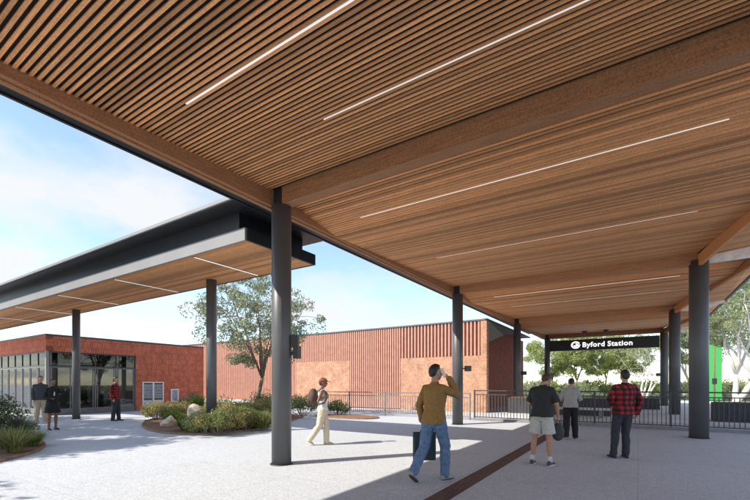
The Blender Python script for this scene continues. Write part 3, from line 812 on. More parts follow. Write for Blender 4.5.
def rock(u, d, wx, h, seed, label):
    p = P(u, d); r = random.Random(seed); m = MB(); bmk = bmesh.new(); bmesh.ops.create_icosphere(bmk, subdivisions=4, radius=1)
    pl = [(rvec(r).normalized(), r.uniform(.62, .85)) for _ in range(11)]
    vs_ = []
    for v in bmk.verts:
        q = v.co.copy()
        for n_, k in pl:
            dd = q.dot(n_) - k
            if dd > 0: q -= n_ * dd * .92
        q += q.normalized() * (.06 * noise.noise(q * 2.4 + Vector((seed, 0, 0))) + .02 * noise.noise(q * 8))
        vs_.append(Vector((p.x, p.y, h * .42)) + Rv * q.x * wx * .62 + Fv * q.y * wx * .5 + Vector((0, 0, q.z * h * .66)))
    m.poly(vs_, [[v.index for v in f.verts] for f in bmk.faces]); bmk.free()
    tag(m.build('boulder', M['rock'], None, False, p), label, 'boulder', 'boulders in the garden bed')
rock(169, 13.9, .48, .40, 5, 'pale boulder on the front left edge of the garden bed')
rock(194.5, 14.2, .56, .74, 9, 'pale boulder sitting among plants beside the slim column')

cy = [
    ('shrub', 157, 17.0, .50, .42, 'bronze_leaf', 'low bronze shrub at the left end of the garden bed'),
    ('grass', 168, 15.4, .55, .45, 'grass_blade', 'straw coloured tuft behind the front left boulder'),
    ('shrub', 180, 16.2, .60, .5, 'bronze_leaf', 'bronze shrub between the two boulders, toward the back'),
    ('grass', 184, 13.0, .30, .34, 'grass_green', 'fresh green tuft in front of the two boulders'),
    ('shrub', 195, 12.6, .27, .36, 'leaf_bright', 'green ground shrub below the right boulder'),
    ('shrub', 205, 13.2, .42, .36, 'leaf_bright', 'green ground shrub in front of the slim column'),
    ('grass', 216, 13.2, .55, .45, 'bronze_leaf', 'bronze tuft at the foot of the slim column'),
    ('shrub', 221, 14.2, .62, .42, 'bronze_leaf', 'bronze shrub just right of the slim column'),
    ('grass', 230, 13.4, .55, .42, 'grass_blade', 'straw coloured tuft in the middle of the bed front'),
    ('grass', 238, 13.5, .62, .5, 'grass_blade', 'tall straw coloured tuft in the right half of the garden bed'),
    ('shrub', 250, 15.2, .66, .5, 'bronze_leaf', 'tall bronze shrub in front of the plaza tree trunk'),
    ('shrub', 249, 13.8, .42, .40, 'grass_green', 'fresh green ground shrub near the right front of the bed'),
    ('grass', 256, 13.6, .44, .40, 'grass_green', 'fresh green tuft next to the nearest column, in the bed'),
    ('grass', 264, 13.2, .50, .45, 'grass_blade', 'straw coloured tuft at the right end of the bed by the nearest column'),
    ('grass', 197, 17.3, 1.15, .62, 'grass_green', 'tall spiky grass tree left of the slim column'),
    ('shrub', 190, 18.4, .95, .5, 'blue_leaf', 'grey green shrub behind the spiky grass tree'),
    ('shrub', 207, 12.0, .50, .36, 'bronze_leaf', 'low bronze shrub hiding the foot of the slim column on its left'),
    ('shrub', 218, 11.9, .46, .34, 'leaf_bright', 'low green shrub hiding the foot of the slim column on its right'),
    ('shrub', 230, 12.3, .42, .34, 'bronze_leaf', 'low bronze shrub at the bed front, right of the column foot'),
    ('shrub', 210, 14.8, .62, .45, 'bronze_leaf', 'rusty shrub right behind the slim column'),
    ('shrub', 228, 15.4, .66, .5, 'grass_green', 'fresh green shrub behind the bronze shrubs in the bed middle'),
    ('shrub', 265, 15.6, .66, .5, 'bronze_leaf', 'bronze shrub at the rear right of the bed, beside the nearest column'),
    ('shrub', 177, 15.0, .34, .32, 'grass_green', 'small green shrub behind the front left boulder'),
    ('shrub', 244, 12.9, .42, .38, 'bronze_leaf', 'low bronze shrub at the very front right of the bed'),
    ('shrub', 268, 19.0, 1.05, .85, 'leaf_dark', 'dark rounded shrub right of the plaza tree trunk'),
    ('shrub', 303, 18.6, .85, .9, 'leaf_dark', 'dark low shrub just right of the nearest column'),
    ('shrub', 338, 18.9, .62, .55, 'leaf_dark', 'small dark shrub beyond the woman in the white top'),
    ('shrub', 222, 20.2, .40, .6, 'blue_leaf', 'low grey green shrub against the pale plinth'),
    ('shrub', 242, 17.4, .50, .5, 'blue_leaf', 'low grey green shrub left of the plaza tree trunk'),
]
for i, (k, u, d, h, r_, mt, lb) in enumerate(cy):
    loc = P(u, d, .05)
    if d < 17.2: h *= 1.32; r_ *= 1.25
    if k == 'shrub': shrub(loc, h, r_, int(2600 * max(.5, r_ * 2)), M[mt], lb, 100 + i, .07, 'garden bed plants')
    else: tuft(loc, h, r_, 420 if h < 1 else 600, M[mt], lb, 100 + i, .014, 'garden bed plants')
bed('small', [(-12.6, 14.0), (-10.0, 13.9), (-9.3, 14.9), (-10.2, 15.9), (-12.8, 15.6)], 'rusty edging around the small bed near the balustrade')
lf_ = [
    ('tuft', 15, 8.75, .60, .62, 'grass_blade', 'large straw green grass tuft at the front of the left bed'),
    ('tuft', 33, 9.7, .42, .45, 'grass_green', 'green grass tuft on the right corner of the left bed'),
    ('tuft', 2, 9.2, .55, .5, 'grass_blade', 'straw grass tuft cut by the left edge'),
    ('tuft', 17, 10.6, .75, .55, 'blue_leaf', 'blue green spiky plant behind the large straw tuft'),
    ('shrub', -4, 10.8, 1.25, .6, 'leaf_dark', 'tall dark shrub at the left edge'),
    ('shrub', 24, 11.2, .40, .40, 'leaf_dark', 'low dark shrub behind the green tuft in the left bed'),
    ('shrub', -12, 10.0, .9, .7, 'leaf_dark', 'dark shrub just outside the left edge'),
]
for i, (k, u, d, h, r_, mt, lb) in enumerate(lf_):
    loc = P(u, d, .05)
    if k == 'shrub': shrub(loc, h, r_, int(3600 * r_), M[mt], lb, 200 + i, .06, 'left bed plants')
    else: tuft(loc, h, r_, 380, M[mt], lb, 200 + i, .011, 'left bed plants')
# shrub row beyond the platform
hs = ['left of all', 'behind the dark T-shirt man', 'between dark T-shirt man and grey sweater person', 'behind the grey sweater person', 'between the grey sweater person and plaid man', 'left of the plaid shirt man', 'behind the plaid shirt man', 'right of the plaid shirt man', 'left of the rear columns', 'behind the rear columns', 'between rear and thickest columns', 'at the foot of the green cabin', 'right of the green cabin', 'below the branching gum tree', 'at the right edge']
for i, wds in enumerate(hs):
    u = 530 + i * 16.5
    shrub(P(u, 41 + 3 * (i % 3), .0), 1.75 + .35 * math.sin(i * 2.1), 1.5, 2200, M['leaf_bright' if i % 3 else 'leaf_gum'], 'distant green bush beyond the platform, ' + wds, 300 + i, .20, 'bushes beyond the platform', 'distant_bush')

#PEOPLE#
# ------------------------------------------------------------------ people
def remesh(mb, voxel, it=4, wr=0.0, seed=0, wstretch=(1, 1, 1), ws=9):
    me = bpy.data.meshes.new('tmp'); me.from_pydata(mb.v, [], mb.f); me.update()
    o = bpy.data.objects.new('tmp', me); C.objects.link(o)
    q = o.modifiers.new('r', 'REMESH'); q.mode = 'VOXEL'; q.voxel_size = voxel
    s_ = o.modifiers.new('s', 'SMOOTH'); s_.factor = .5; s_.iterations = it
    dg = bpy.context.evaluated_depsgraph_get(); dg.update()
    out = bpy.data.meshes.new_from_object(o.evaluated_get(dg)); bpy.data.objects.remove(o); bpy.data.meshes.remove(me)
    if wr:
        ns = [v.normal.copy() for v in out.vertices]
        for v, n_ in zip(out.vertices, ns):
            c = Vector((v.co.x * wstretch[0], v.co.y * wstretch[1], v.co.z * wstretch[2])) * ws + Vector((seed * 3.1, 0, 0))
            h_ = noise.noise(c) + .5 * noise.noise(c * 2.3)
            h_ = 1 - 2 * abs(h_)
            v.co += n_ * wr * h_ * .5
        out.update()
    out.polygons.foreach_set('use_smooth', [True] * len(out.polygons))
    return out
def capsule(m, pts, rs, n=16):
    m.tube(pts, rs, n)
    for p, r in zip(pts, rs): m.ball(p, r, n, 8)
def ell_rings(m, rows, n=26, pw=2.4):
    """rows: centre, rx, ry - flat-lying superellipse rings"""
    rings = []
    for c, rx, ry in rows:
        c = Vector(c); ring = []
        for j in range(n):
            a = 2 * PI * j / n; ca, sa = math.cos(a), math.sin(a)
            ring.append(c + Vector((rx * math.copysign(abs(ca) ** (2 / pw), ca), ry * math.copysign(abs(sa) ** (2 / pw), sa), 0)))
        rings.append(ring)
    m.ring_loft(rings)
def V3(*a): return Vector(a)
def mid(a, b, t): return Vector(a) * (1 - t) + Vector(b) * t
def hand(m, wr, d, nrm, side, curl, sc=1.0, thumb_in=.5):
    """wr wrist, d hand direction, nrm palm normal, side: +1 if the thumb lies on d x nrm"""
    d = Vector(d).normalized(); nrm = Vector(nrm); nrm = (nrm - d * nrm.dot(d)).normalized(); s = d.cross(nrm) * side
    wr = Vector(wr); rings = []
    for t, wd, th in ((-.02, .026, .021), (.012, .030, .020), (.04, .040, .017), (.075, .042, .015), (.092, .037, .012)):
        c = wr + d * t * sc; ring = []
        for j in range(14):
            a = 2 * PI * j / 14; ring.append(c + s * math.cos(a) * wd * sc + nrm * math.sin(a) * th * sc)
        rings.append(ring)
    m.ring_loft(rings)
    for k, (off, ln) in enumerate(((.031, .072), (.0105, .080), (-.0105, .075), (-.031, .058))):
        p = wr + d * .084 * sc + s * off * sc; dd = d + s * off * 2.0; dd.normalize(); pts = [p.copy()]; cu = curl * (1 + .12 * k)
        for seg in (.42, .32, .26):
            an = cu; dd = (dd * math.cos(an) + nrm * math.sin(an)).normalized(); p = p + dd * ln * seg * sc; pts.append(p.copy())
        capsule(m, pts, [.0092 * sc, .0086 * sc, .0078 * sc, .0066 * sc], 8)
    b = wr + d * .022 * sc + s * .026 * sc; t1 = b + (d * .55 + s * .75 + nrm * thumb_in * .5) * .036 * sc; t2 = t1 + (d * .85 + s * .25 + nrm * thumb_in) * .028 * sc; t3 = t2 + (d * .9 + nrm * thumb_in) * .02 * sc
    capsule(m, [b, t1, t2, t3], [.014 * sc, .0115 * sc, .0098 * sc, .0075 * sc], 8)

DEF = dict(pel=(0, 0, .94), waist=(0, .005, 1.08), chest=(0, .005, 1.27), shc=(0, -.012, 1.41), neck=(0, -.005, 1.47), head=(0, .025, 1.63),
           shL=(-.165, -.012, 1.385), shR=(.165, -.012, 1.385), elL=(-.215, -.04, 1.125), elR=(.215, -.04, 1.125), wrL=(-.225, .05, .885), wrR=(.225, .05, .885),
           hipL=(-.088, 0, .91), hipR=(.088, 0, .91), knL=(-.095, .02, .495), knR=(.095, .02, .495), anL=(-.10, -.02, .085), anR=(.10, -.02, .085))
SKIN_L = plain('light_skin', (.50, .27, .185), .55, 0, .08, 20)
SKIN_T = plain('tan_skin', (.46, .25, .16), .55, 0, .08, 20)
SKIN_D = plain('brown_skin', (.24, .115, .07), .5, 0, .08, 20)
HAIR = plain('dark_hair', (.018, .014, .012), .5, 0, .3, 40, .5, 120)
HAIRB = plain('brown_hair', (.07, .04, .025), .55, 0, .3, 40, .5, 120)
EYEW = plain('eye', (.06, .045, .04), .2)
LIP = plain('lips', (.30, .11, .09), .5)
def cloth(name, c, var=.14, sc=26): return plain(name, c, .88, 0, var, sc, .25, 160)
def plaid_mat(name):
    m = Mat(name, .88); o = m.sep(m.coords())
    def band(s_, p, duty):
        f = m.math('FRACT', m.math('DIVIDE', s_, p)); return m.math('LESS_THAN', f, duty)
    a = band(m.math('ADD', o[0], m.math('MULTIPLY', o[1], .55)), .105, .5); b = band(o[2], .105, .5)
    k = m.math('MULTIPLY', m.math('ADD', a, b), .5)
    c = m.ramp(k, [(0, (.40, .020, .030)), (.5, (.115, .012, .016)), (1, (.010, .008, .010))]); 
    m.nt.nodes[-1].color_ramp.interpolation = 'LINEAR'
    m.col(m.mix(1, c, m.ramp(m.noise(40, 3), [(.3, (.75,) * 3), (.6, (1.1,) * 3)]), 'MULTIPLY')); return m.m
PLAID = plaid_mat('red_black_plaid')

def person(label, loc, heading, H, pose, skin, shirt, legs, shoe, hair=HAIR, sleeve=1.0, leglen=1.0, shirt_hem=.90, fit=.016, legfit=.014, vox=.0085, hp=0.0, hy=0.0, hands=None, cap=None, bun=False, skirt=None, footyaw=(.12, -.12), toe=(0, 0), collar=True, sock=None, hairlen=.0, sole=None, female=False, jacket_open=None):
    J = {k: Vector(pose.get(k, v)) for k, v in DEF.items()}
    k = H / 1.75
    hx, hy_ = heading.x, heading.y
    rz = math.atan2(-hx, hy_)
    fm = .90 if female else 1.0
    def put(mesh, name, mat, parent=None):
        for v in mesh.vertices: v.co *= k
        mesh.update(); mesh.materials.clear(); mesh.materials.append(mat)
        o = bpy.data.objects.new(name, mesh); C.objects.link(o); o.parent = parent or body_o[0]; return o
    body_o = [None]
    Hm = Matrix.Rotation(hy, 3, 'Z') @ Matrix.Rotation(hp, 3, 'X')
    hc = J['head']
    def hpnt(x, y, z): return hc + Hm @ Vector((x, y, z)) * 1.05
    # ---- body
    m = MB()
    ell_rings(m, [(J['pel'] + V3(0, 0, -.10), .10, .07), (J['pel'] + V3(0, -.005, -.03), .155 * (1.0 if not female else 1.03), .105), (J['pel'] + V3(0, 0, .04), .150, .10), (J['waist'], .128 * fm, .092), (J['chest'], .155 * fm, .11), (mid(J['chest'], J['shc'], .6), .150 * fm, .10), (J['shc'], .115 * fm, .075), (J['neck'] - V3(0, 0, .015), .062, .058)])
    capsule(m, [J['neck'] - V3(0, 0, .03), J['neck'] + V3(0, .0, .03), hpnt(0, -.012, -.07)], [.060 * fm, .053 * fm, .052 * fm])
    # head: skull, face, jaw, nose, ears, brow
    m.ball(hpnt(0, -.012, .025), (.073, .092, .092), 18, 12, Hm)
    m.ball(hpnt(0, .022, -.025), (.062, .068, .082), 18, 12, Hm)
    m.ball(hpnt(0, .045, -.078), (.038, .036, .032), 14, 8, Hm)
    m.ball(hpnt(0, .075, .018), (.048, .018, .014), 12, 8, Hm)
    capsule(m, [hpnt(0, .086, .008), hpnt(0, .103, -.026)], [.008, .0135], 10)
    m.ball(hpnt(0, .082, -.057), (.024, .012, .012), 10, 8, Hm)
    for sx in (-1, 1):
        m.ball(hpnt(.073 * sx, -.008, -.008), (.011, .020, .031), 10, 8, Hm)
        m.ball(hpnt(.040 * sx, .056, -.028), (.022, .022, .022), 10, 8, Hm)
    for s_, sx in (('L', -1), ('R', 1)):
        sh, el, wr = J['sh' + s_], J['el' + s_], J['wr' + s_]
        capsule(m, [mid(sh, J['shc'], .35), sh, mid(sh, el, .45), el, mid(el, wr, .35), wr], [.052 * fm, .054 * fm, .046 * fm, .039 * fm, .040 * fm, .027 * fm])
        hd = (hands or {}).get(s_, {})
        d = hd.get('d', (wr - el).normalized()); nrm = hd.get('n', Vector((-sx, 0, 0)))
        hand(m, wr, d, nrm, hd.get('side', -sx if False else sx), hd.get('curl', .35), .98 * fm, .5)
        hip, kn, an = J['hip' + s_], J['kn' + s_], J['an' + s_]
        capsule(m, [hip, mid(hip, kn, .4), kn, mid(kn, an, .3) - V3(0, .012, 0), mid(kn, an, .65), an], [.082, .074, .054, .053, .042, .034])
    def footframe(s_):
        i = 0 if s_ == 'L' else 1
        an = J['an' + s_]; ya = footyaw[i]; pt = toe[i]
        f = Vector((-math.sin(ya) , math.cos(ya), 0)); f = (f * math.cos(pt) + V3(0, 0, -math.sin(pt))).normalized(); u = Vector((1, 0, 0)); sd = f.cross(V3(0, 0, 1)).normalized(); up = sd.cross(f)
        return an, f, sd, up
    for s_ in 'LR':
        an, f, sd, up = footframe(s_)
        capsule(m, [an - up * .03 - f * .02, an - up * .045 + f * .11], [.034, .026], 12)
    body = t = put(remesh(m, vox, 3), 'person', skin); body_o[0] = body
    tag(t, label, 'person'); t.location = (loc[0], loc[1], 0); t.rotation_euler = (0, 0, rz)
    # ---- eyes, mouth
    for sx in (-1, 1):
        q = MB(); q.ball(hpnt(.030 * sx, .078, .002), (.0135, .009, .0085), 12, 8, Hm); put(q.mesh('eye', None, smooth=True), 'eye', EYEW)
    q = MB(); q.ball(hpnt(0, .0915, -.058), (.020, .006, .0055), 12, 8, Hm); put(q.mesh('mouth', None, smooth=True), 'mouth', LIP)
    # ---- hair
    if hair:
        q = MB(); n, nv = 26, 20; rings = []
        for i in range(nv + 1):
            th = PI * (.015 + .97 * i / nv); ring = []
            for j in range(n):
                ph = 2 * PI * j / n; dv_ = V3(math.sin(th) * math.cos(ph), math.sin(th) * math.sin(ph), -math.cos(th))
                ax = V3(0, -.62, .78).normalized(); an = math.acos(max(-1, min(1, dv_.dot(ax))))
                lim = 1.40 + (.66 + hairlen) * max(0, -dv_.y) - .12 * max(0, dv_.y)
                kk = 1 / (1 + math.exp((an - lim) * 22))
                rr = .80 + .30 * kk + kk * .035 * noise.noise(dv_ * 9 + V3(H * 7, 0, 0))
                ring.append(hpnt(dv_.x * .076 * rr, -.010 + dv_.y * .097 * rr, .022 + dv_.z * (.098 if dv_.z > 0 else .122) * rr))
            rings.append(ring)
        q.ring_loft(rings)
        if bun: q.ball(hpnt(0, -.085, .085), (.042, .042, .042), 14, 9)
        put(q.mesh('hair', None, smooth=True), 'hair', hair)
    if cap:
        q = MB(); rings = []
        for i in range(9):
            th = PI / 2 * i / 8.4; rings.append([hpnt(.086 * math.cos(th) * math.cos(2 * PI * j / 24), -.008 + .107 * math.cos(th) * math.sin(2 * PI * j / 24), .040 + .085 * math.sin(th)) for j in range(24)])
        q.ring_loft(rings); co_ = put(q.mesh('cap', None, smooth=True), 'cap', cap)
        q = MB(); top = []; 
        for j in range(11):
            a = PI * (.12 + .76 * j / 10); top.append((math.cos(a), math.sin(a)))
        inner = [hpnt(.084 * c_, -.008 + .104 * s2, .046) for c_, s2 in top]; outer = [hpnt(.082 * c_, .02 + .150 * s2, .034 - .01 * abs(c_)) for c_, s2 in top]
        pts = inner + outer + [p + V3(0, 0, .006) for p in inner] + [p + V3(0, 0, .006) for p in outer]; F = []
        for j in range(10): F += [(j, j + 1, 12 + j, 11 + j), (22 + j, 33 + j, 34 + j, 23 + j), (11 + j, 12 + j, 34 + j, 33 + j), (j, 22 + j, 23 + j, j + 1)]
        q.poly(pts, F); put(q.mesh('brim', None), 'brim', cap, co_)
    # ---- shirt
    g = fit
    m = MB()
    hz = J['pel'].z + (shirt_hem - .94)
    ell_rings(m, [(V3(J['pel'].x, J['pel'].y, hz), .172 + g, .126 + g), (J['pel'] + V3(0, 0, .05), .163 + g, .116 + g), (J['waist'], .136 * fm + g, .10 + g), (J['chest'], .160 * fm + g, .118 + g), (mid(J['chest'], J['shc'], .6), .155 * fm + g, .106 + g), (J['shc'] + V3(0, 0, .005), .108 * fm + g, .080 + g * .6), (J['neck'] + V3(0, -.004, -.012), .064 + g * .2, .064 + g * .2)])
    if collar: m.tube([J['neck'] - V3(0, 0, .03), J['neck'] + V3(0, -.006, .022)], [.070, .063], 20)
    for s_ in 'LR':
        sh, el, wr = J['sh' + s_], J['el' + s_], J['wr' + s_]
        if sleeve <= 0: capsule(m, [mid(sh, J['shc'], .45), mid(sh, J['shc'], .25)], [.058 * fm, .056 * fm]); continue
        sp = [mid(sh, J['shc'], .4), sh, mid(sh, el, .45), el, mid(el, wr, .4), mid(el, wr, .97)]; sr = [.058 * fm + g * .2, .056 * fm + g * .35, .048 * fm + g * .7, .042 * fm + g * .75, .042 * fm + g * .75, .031 * fm + g * .8]
        if sleeve < .5: m.tube([sp[2], mid(sh, el, .42 + sleeve)], [.050 * fm + g * .7, .052 * fm + g], 16); sp = sp[:3]; sr = sr[:3]
        elif sleeve < .9: sp = sp[:5]; sr = sr[:5]
        capsule(m, sp, sr)
    so_ = put(remesh(m, vox, 4, .013, H * 10, (1, 1, .7), 9), 'shirt', shirt)
    # ---- legs
    m = MB(); g = legfit
    if legs:
        ell_rings(m, [(J['pel'] + V3(0, 0, -.13), .105, .085), (J['pel'] + V3(0, -.008, -.05), .158 + g * .8, .116 + g * .8), (J['pel'] + V3(0, 0, .04), .150 + g * .4, .104 + g * .4), (J['waist'] - V3(0, 0, .05), .132, .095)])
        for s_ in 'LR':
            hip, kn, an = J['hip' + s_], J['kn' + s_], J['an' + s_]
            if leglen >= .95: capsule(m, [hip, mid(hip, kn, .4), kn, mid(kn, an, .35) - V3(0, .01, 0), mid(kn, an, .8), mid(kn, an, .98)], [.088 + g, .080 + g, .062 + g, .059 + g * 1.2, .053 + g, .055 + g])
            else:
                capsule(m, [hip, mid(hip, kn, .3)], [.086 + g * .7, .082 + g * .8]); m.tube([mid(hip, kn, .3), mid(hip, kn, .6), mid(hip, kn, leglen)], [.082 + g * .8, .080 + g, .080 + g * 1.25], 20)
        put(remesh(m, vox, 3, .017, H * 7, (1, 1, .6), 9), 'trousers' if leglen > .9 else 'shorts', legs)
    if skirt:
        m = MB(); rows = []
        for i in range(7):
            q = i / 6; c = J['waist'] + V3(0, 0, .02) - V3(0, 0, (J['waist'].z - .58) * q); rows.append((c, .125 + .10 * q ** .8, .10 + .09 * q ** .8))
        ell_rings(m, rows); put(remesh(m, vox, 3, .02, 3, (1, 1, .1), 14), 'skirt', skirt)
    # ---- shoes
    for s_ in 'LR':
        an, f, sd, up = footframe(s_)
        q = MB(); rings = []
        base = an - up * .083
        for tt, wd, hh in ((-.075, .026, .05), (-.06, .034, .075), (-.01, .036, .088), (.05, .040, .070), (.10, .046, .052), (.145, .044, .042), (.178, .030, .030), (.188, .014, .018)):
            ring = []
            for j in range(16):
                a = 2 * PI * j / 16; ca, sa = math.cos(a), math.sin(a)
                ring.append(base + f * tt + sd * wd * math.copysign(abs(ca) ** .8, ca) + up * (hh * .5 + hh * .5 * math.copysign(abs(sa) ** .7, sa) + .006))
            rings.append(ring)
        q.ring_loft(rings); sh_ = put(q.mesh('shoe', None, smooth=True), 'shoe', shoe)
        if sole:
            q = MB(); r0 = []; r1 = []
            for j in range(24):
                a = 2 * PI * j / 24; l_ = .058 + .134 * math.cos(a); wd = (.037 + .008 * math.cos(a)) * math.sin(a)
                r0.append(base + f * l_ + sd * wd * 1.08 - up * .002); r1.append(base + f * l_ + sd * wd * 1.08 + up * .018)
            q.ring_loft([r0, r1]); put(q.mesh('sole', None), 'sole', sole, sh_)
        if sock:
            q = MB(); kn = J['kn' + s_]; q.tube([an - up * .02, mid(an, kn, .22)], [.042, .044], 14); put(q.mesh('sock', None, smooth=True), 'sock', sock)
    return t, J, k, rz

def dirv(r, f): return (Rv * r + Fv * f).normalized()
def wpt(t, J, k, rz, p):
    return Matrix.Rotation(rz, 3, 'Z') @ (Vector(p) * k) + t.location
def ground_at(u, v):
    return P(u, FPX * CAMH / (v - 384))
jean = cloth('blue_denim', (.115, .185, .31), .3, 18); darkjean = cloth('dark_denim', (.035, .037, .048), .25, 18); blackc = cloth('black_cloth', (.014, .013, .014))
mustard = cloth('mustard_knit', (.27, .145, .045)); tee = cloth('charcoal_cotton', (.028, .030, .032)); ltgrey = cloth('light_grey_cotton', (.52, .51, .48)); grey_sw = cloth('grey_marl', (.36, .35, .33))
cream = cloth('cream_cotton', (.62, .53, .40)); whitec = cloth('white_cotton', (.75, .73, .69)); navy = cloth('slate_jacket', (.050, .056, .068)); beige = cloth('beige_cotton', (.42, .34, .25))
rust = cloth('rust_cap', (.25, .075, .045)); shoeg = plain('grey_shoe', (.36, .33, .31), .7); shoeb = plain('black_shoe', (.015, .015, .016), .45); shoec = plain('tan_shoe', (.60, .42, .30), .7); shoen = plain('navy_shoe', (.05, .065, .09), .6)
rubber = plain('white_rubber', (.62, .61, .59), .6); drubber = plain('dark_rubber', (.05, .045, .045), .8); sockw = cloth('white_sock', (.6, .6, .6)); teal = plain('dark_teal_bag', (.028, .052, .068), .75, 0, .15); brownbag = plain('brown_pack', (.085, .05, .035), .75, 0, .25); greybag = plain('dark_grey_bag', (.045, .048, .052), .75, 0, .2)

# man on the phone
h1 = dirv(.72, .70)
a = person('man in mustard sweater and blue jeans walking with a phone at his ear', ground_at(435, 480), h1, 1.80,
    dict(pel=(0, -.03, .925), waist=(0, -.015, 1.07), hipL=(-.088, -.04, .90), hipR=(.088, -.02, .90), knL=(-.10, -.13, .505), anL=(-.09, -.40, .165), knR=(.10, .13, .50), anR=(.10, .12, .085),
         elR=(.27, .20, 1.29), wrR=(.165, .13, 1.54), elL=(-.25, -.07, 1.125), wrL=(-.25, .0, .885), chest=(0, .0, 1.27)),
    SKIN_T, mustard, jean, shoeg, HAIR, sole=drubber, toe=(.62, 0), hy=-.35, hp=-.08, hands={'R': dict(d=Vector((-.45, -.42, .79)), n=Vector((-.75, -.2, -.6)), curl=.55), 'L': dict(curl=1.1)}, shirt_hem=.88, fit=.020)
pc = wpt(*a, (.108, .055, 1.635))
t_ = thing('phone', 'pale phone held to the ear of the man in mustard', 'phone', pc)
m = MB(); m.obox(pc, dirv(.5, .8) * .006, (dirv(.8, -.5) * .4 + V3(0, 0, -.9)).normalized() * .062, (dirv(.8, -.5) * .9 + V3(0, 0, .4)).normalized() * .026); m.build('case', M['white'], t_)
hw_ = wpt(*a, (-.25, .03, .80))
t_ = thing('carry_bag', 'large dark teal flat bag hanging from the left hand of the man in mustard', 'bag', (hw_.x, hw_.y, .27))
m = MB(); bd = dirv(.95, .1); bn = dirv(-.1, .95)
c0 = Vector((hw_.x, hw_.y, 0)) + bn * .02 + bd * .02
rings = []
for z, wd, th in ((.27, .178, .05), (.29, .182, .055), (.5, .184, .05), (.70, .186, .02), (.725, .186, .012)):
    rings.append([c0 + bd * wd * x + bn * th * y + V3(0, 0, z) for x, y in ((-1, -.6), (-.9, -1), (.9, -1), (1, -.6), (1, .6), (.9, 1), (-.9, 1), (-1, .6))])
m.ring_loft(rings); m.build('pouch', teal, t_)
m = MB(); hp_ = Vector((hw_.x, hw_.y, hw_.z)); m.tube([c0 - bd * .07 + V3(0, 0, .72), hp_ - bd * .015, hp_ + bd * .015, c0 + bd * .07 + V3(0, 0, .72)], .007, 8); m.build('handle', teal, t_)

# man in dark T-shirt
h2 = dirv(.62, .78)
a = person('man in charcoal T-shirt and pale shorts looking down', ground_at(542, 465), h2, 1.76,
    dict(anL=(-.17, -.02, .085), anR=(.14, .0, .085), knL=(-.14, .02, .49), knR=(.12, .03, .49), waist=(0, .0, 1.08), chest=(0, .015, 1.27), shc=(0, .03, 1.405), neck=(0, .055, 1.455), head=(.04, .15, 1.555), shL=(-.165, .03, 1.37), shR=(.165, .03, 1.37),
         elR=(.25, .03, 1.115), wrR=(.235, .15, .90), elL=(-.24, .06, 1.12), wrL=(-.14, .26, 1.03)),
    SKIN_T, tee, ltgrey, shoen, HAIRB, sleeve=.42, leglen=.78, legfit=.026, fit=.026, hp=-.75, hy=-.3, sock=sockw, sole=rubber, shirt_hem=.89, hands={'R': dict(curl=1.0), 'L': dict(curl=.6, n=Vector((.3, -.5, .8)))})
hb = wpt(*a, (.235, .17, .80))
t_ = thing('hand_bag', 'dark grey soft bag in the hand of the man in the charcoal T-shirt', 'bag', (hb.x, hb.y, .45))
m = MB(); m.ball(Vector((hb.x, hb.y, .61)), (.115, .075, .165), 20, 12, Matrix.Rotation(TH, 3, 'Z')); 
m.build('pouch', greybag, t_, True)
m = MB(); m.tube([Vector((hb.x, hb.y, .74)) - Rv * .06, hb - Rv * .02 + V3(0, 0, .02), hb + Rv * .02 + V3(0, 0, .02), Vector((hb.x, hb.y, .74)) + Rv * .06], .009, 8); m.build('handle', greybag, t_)

# person in grey sweater
h3 = dirv(.45, .9)
a = person('person in light grey sweater and black trousers walking off with head bowed', ground_at(570.5, 439), h3, 1.70,
    dict(pel=(0, .0, .93), anL=(-.11, -.24, .12), knL=(-.10, -.04, .50), anR=(.12, .02, .085), knR=(.10, .09, .495), shc=(.0, .05, 1.40), chest=(0, .03, 1.265), neck=(0, .075, 1.45), head=(.02, .14, 1.575), shL=(-.16, .05, 1.37), shR=(.16, .05, 1.37),
         elL=(-.24, .06, 1.12), wrL=(-.10, .26, 1.06), elR=(.24, .06, 1.12), wrR=(.10, .27, 1.08)),
    SKIN_L, grey_sw, blackc, shoeb, HAIR, hp=-.5, fit=.026, legfit=.022, toe=(.35, 0), sole=rubber, hands={'R': dict(curl=.6, n=Vector((-.4, -.4, .8))), 'L': dict(curl=.6, n=Vector((.4, -.4, .8)))})
pc = wpt(*a, (0, .355, 1.12))
t_ = thing('phone', 'dark phone held in front of the person in the light grey sweater', 'phone', pc)
m = MB(); m.obox(pc, dirv(.9, -.45) * .036, (h3 * .8 + V3(0, 0, .6)).normalized() * .075, (h3 * -.6 + V3(0, 0, .8)).normalized() * .005); m.build('case', M['device'], t_)

# man in plaid shirt
h4 = dirv(.08, 1)
person('man in red and black plaid shirt and dark jeans standing with his back turned', ground_at(621, 458), h4, 1.80,
    dict(anL=(-.15, -.01, .085), anR=(.09, .0, .085), knL=(-.10, .025, .49), knR=(.10, .03, .49), hipL=(-.05, 0, .91), hipR=(.125, 0, .91), pel=(.04, 0, .94), waist=(.055, .005, 1.08), chest=(.07, .01, 1.27), shc=(.075, .0, 1.41), neck=(.085, .02, 1.465), head=(.10, .06, 1.61), shL=(-.095, -.0, 1.385), shR=(.242, -.0, 1.378),
         elL=(-.215, -.03, 1.14), wrL=(-.09, .17, 1.05), elR=(.335, -.05, 1.13), wrR=(.325, .05, .885)),
    SKIN_L, PLAID, darkjean, shoeb, HAIR, hp=-.2, hy=-.1, fit=.030, shirt_hem=.86, legfit=.010, hands={'R': dict(curl=.45)})

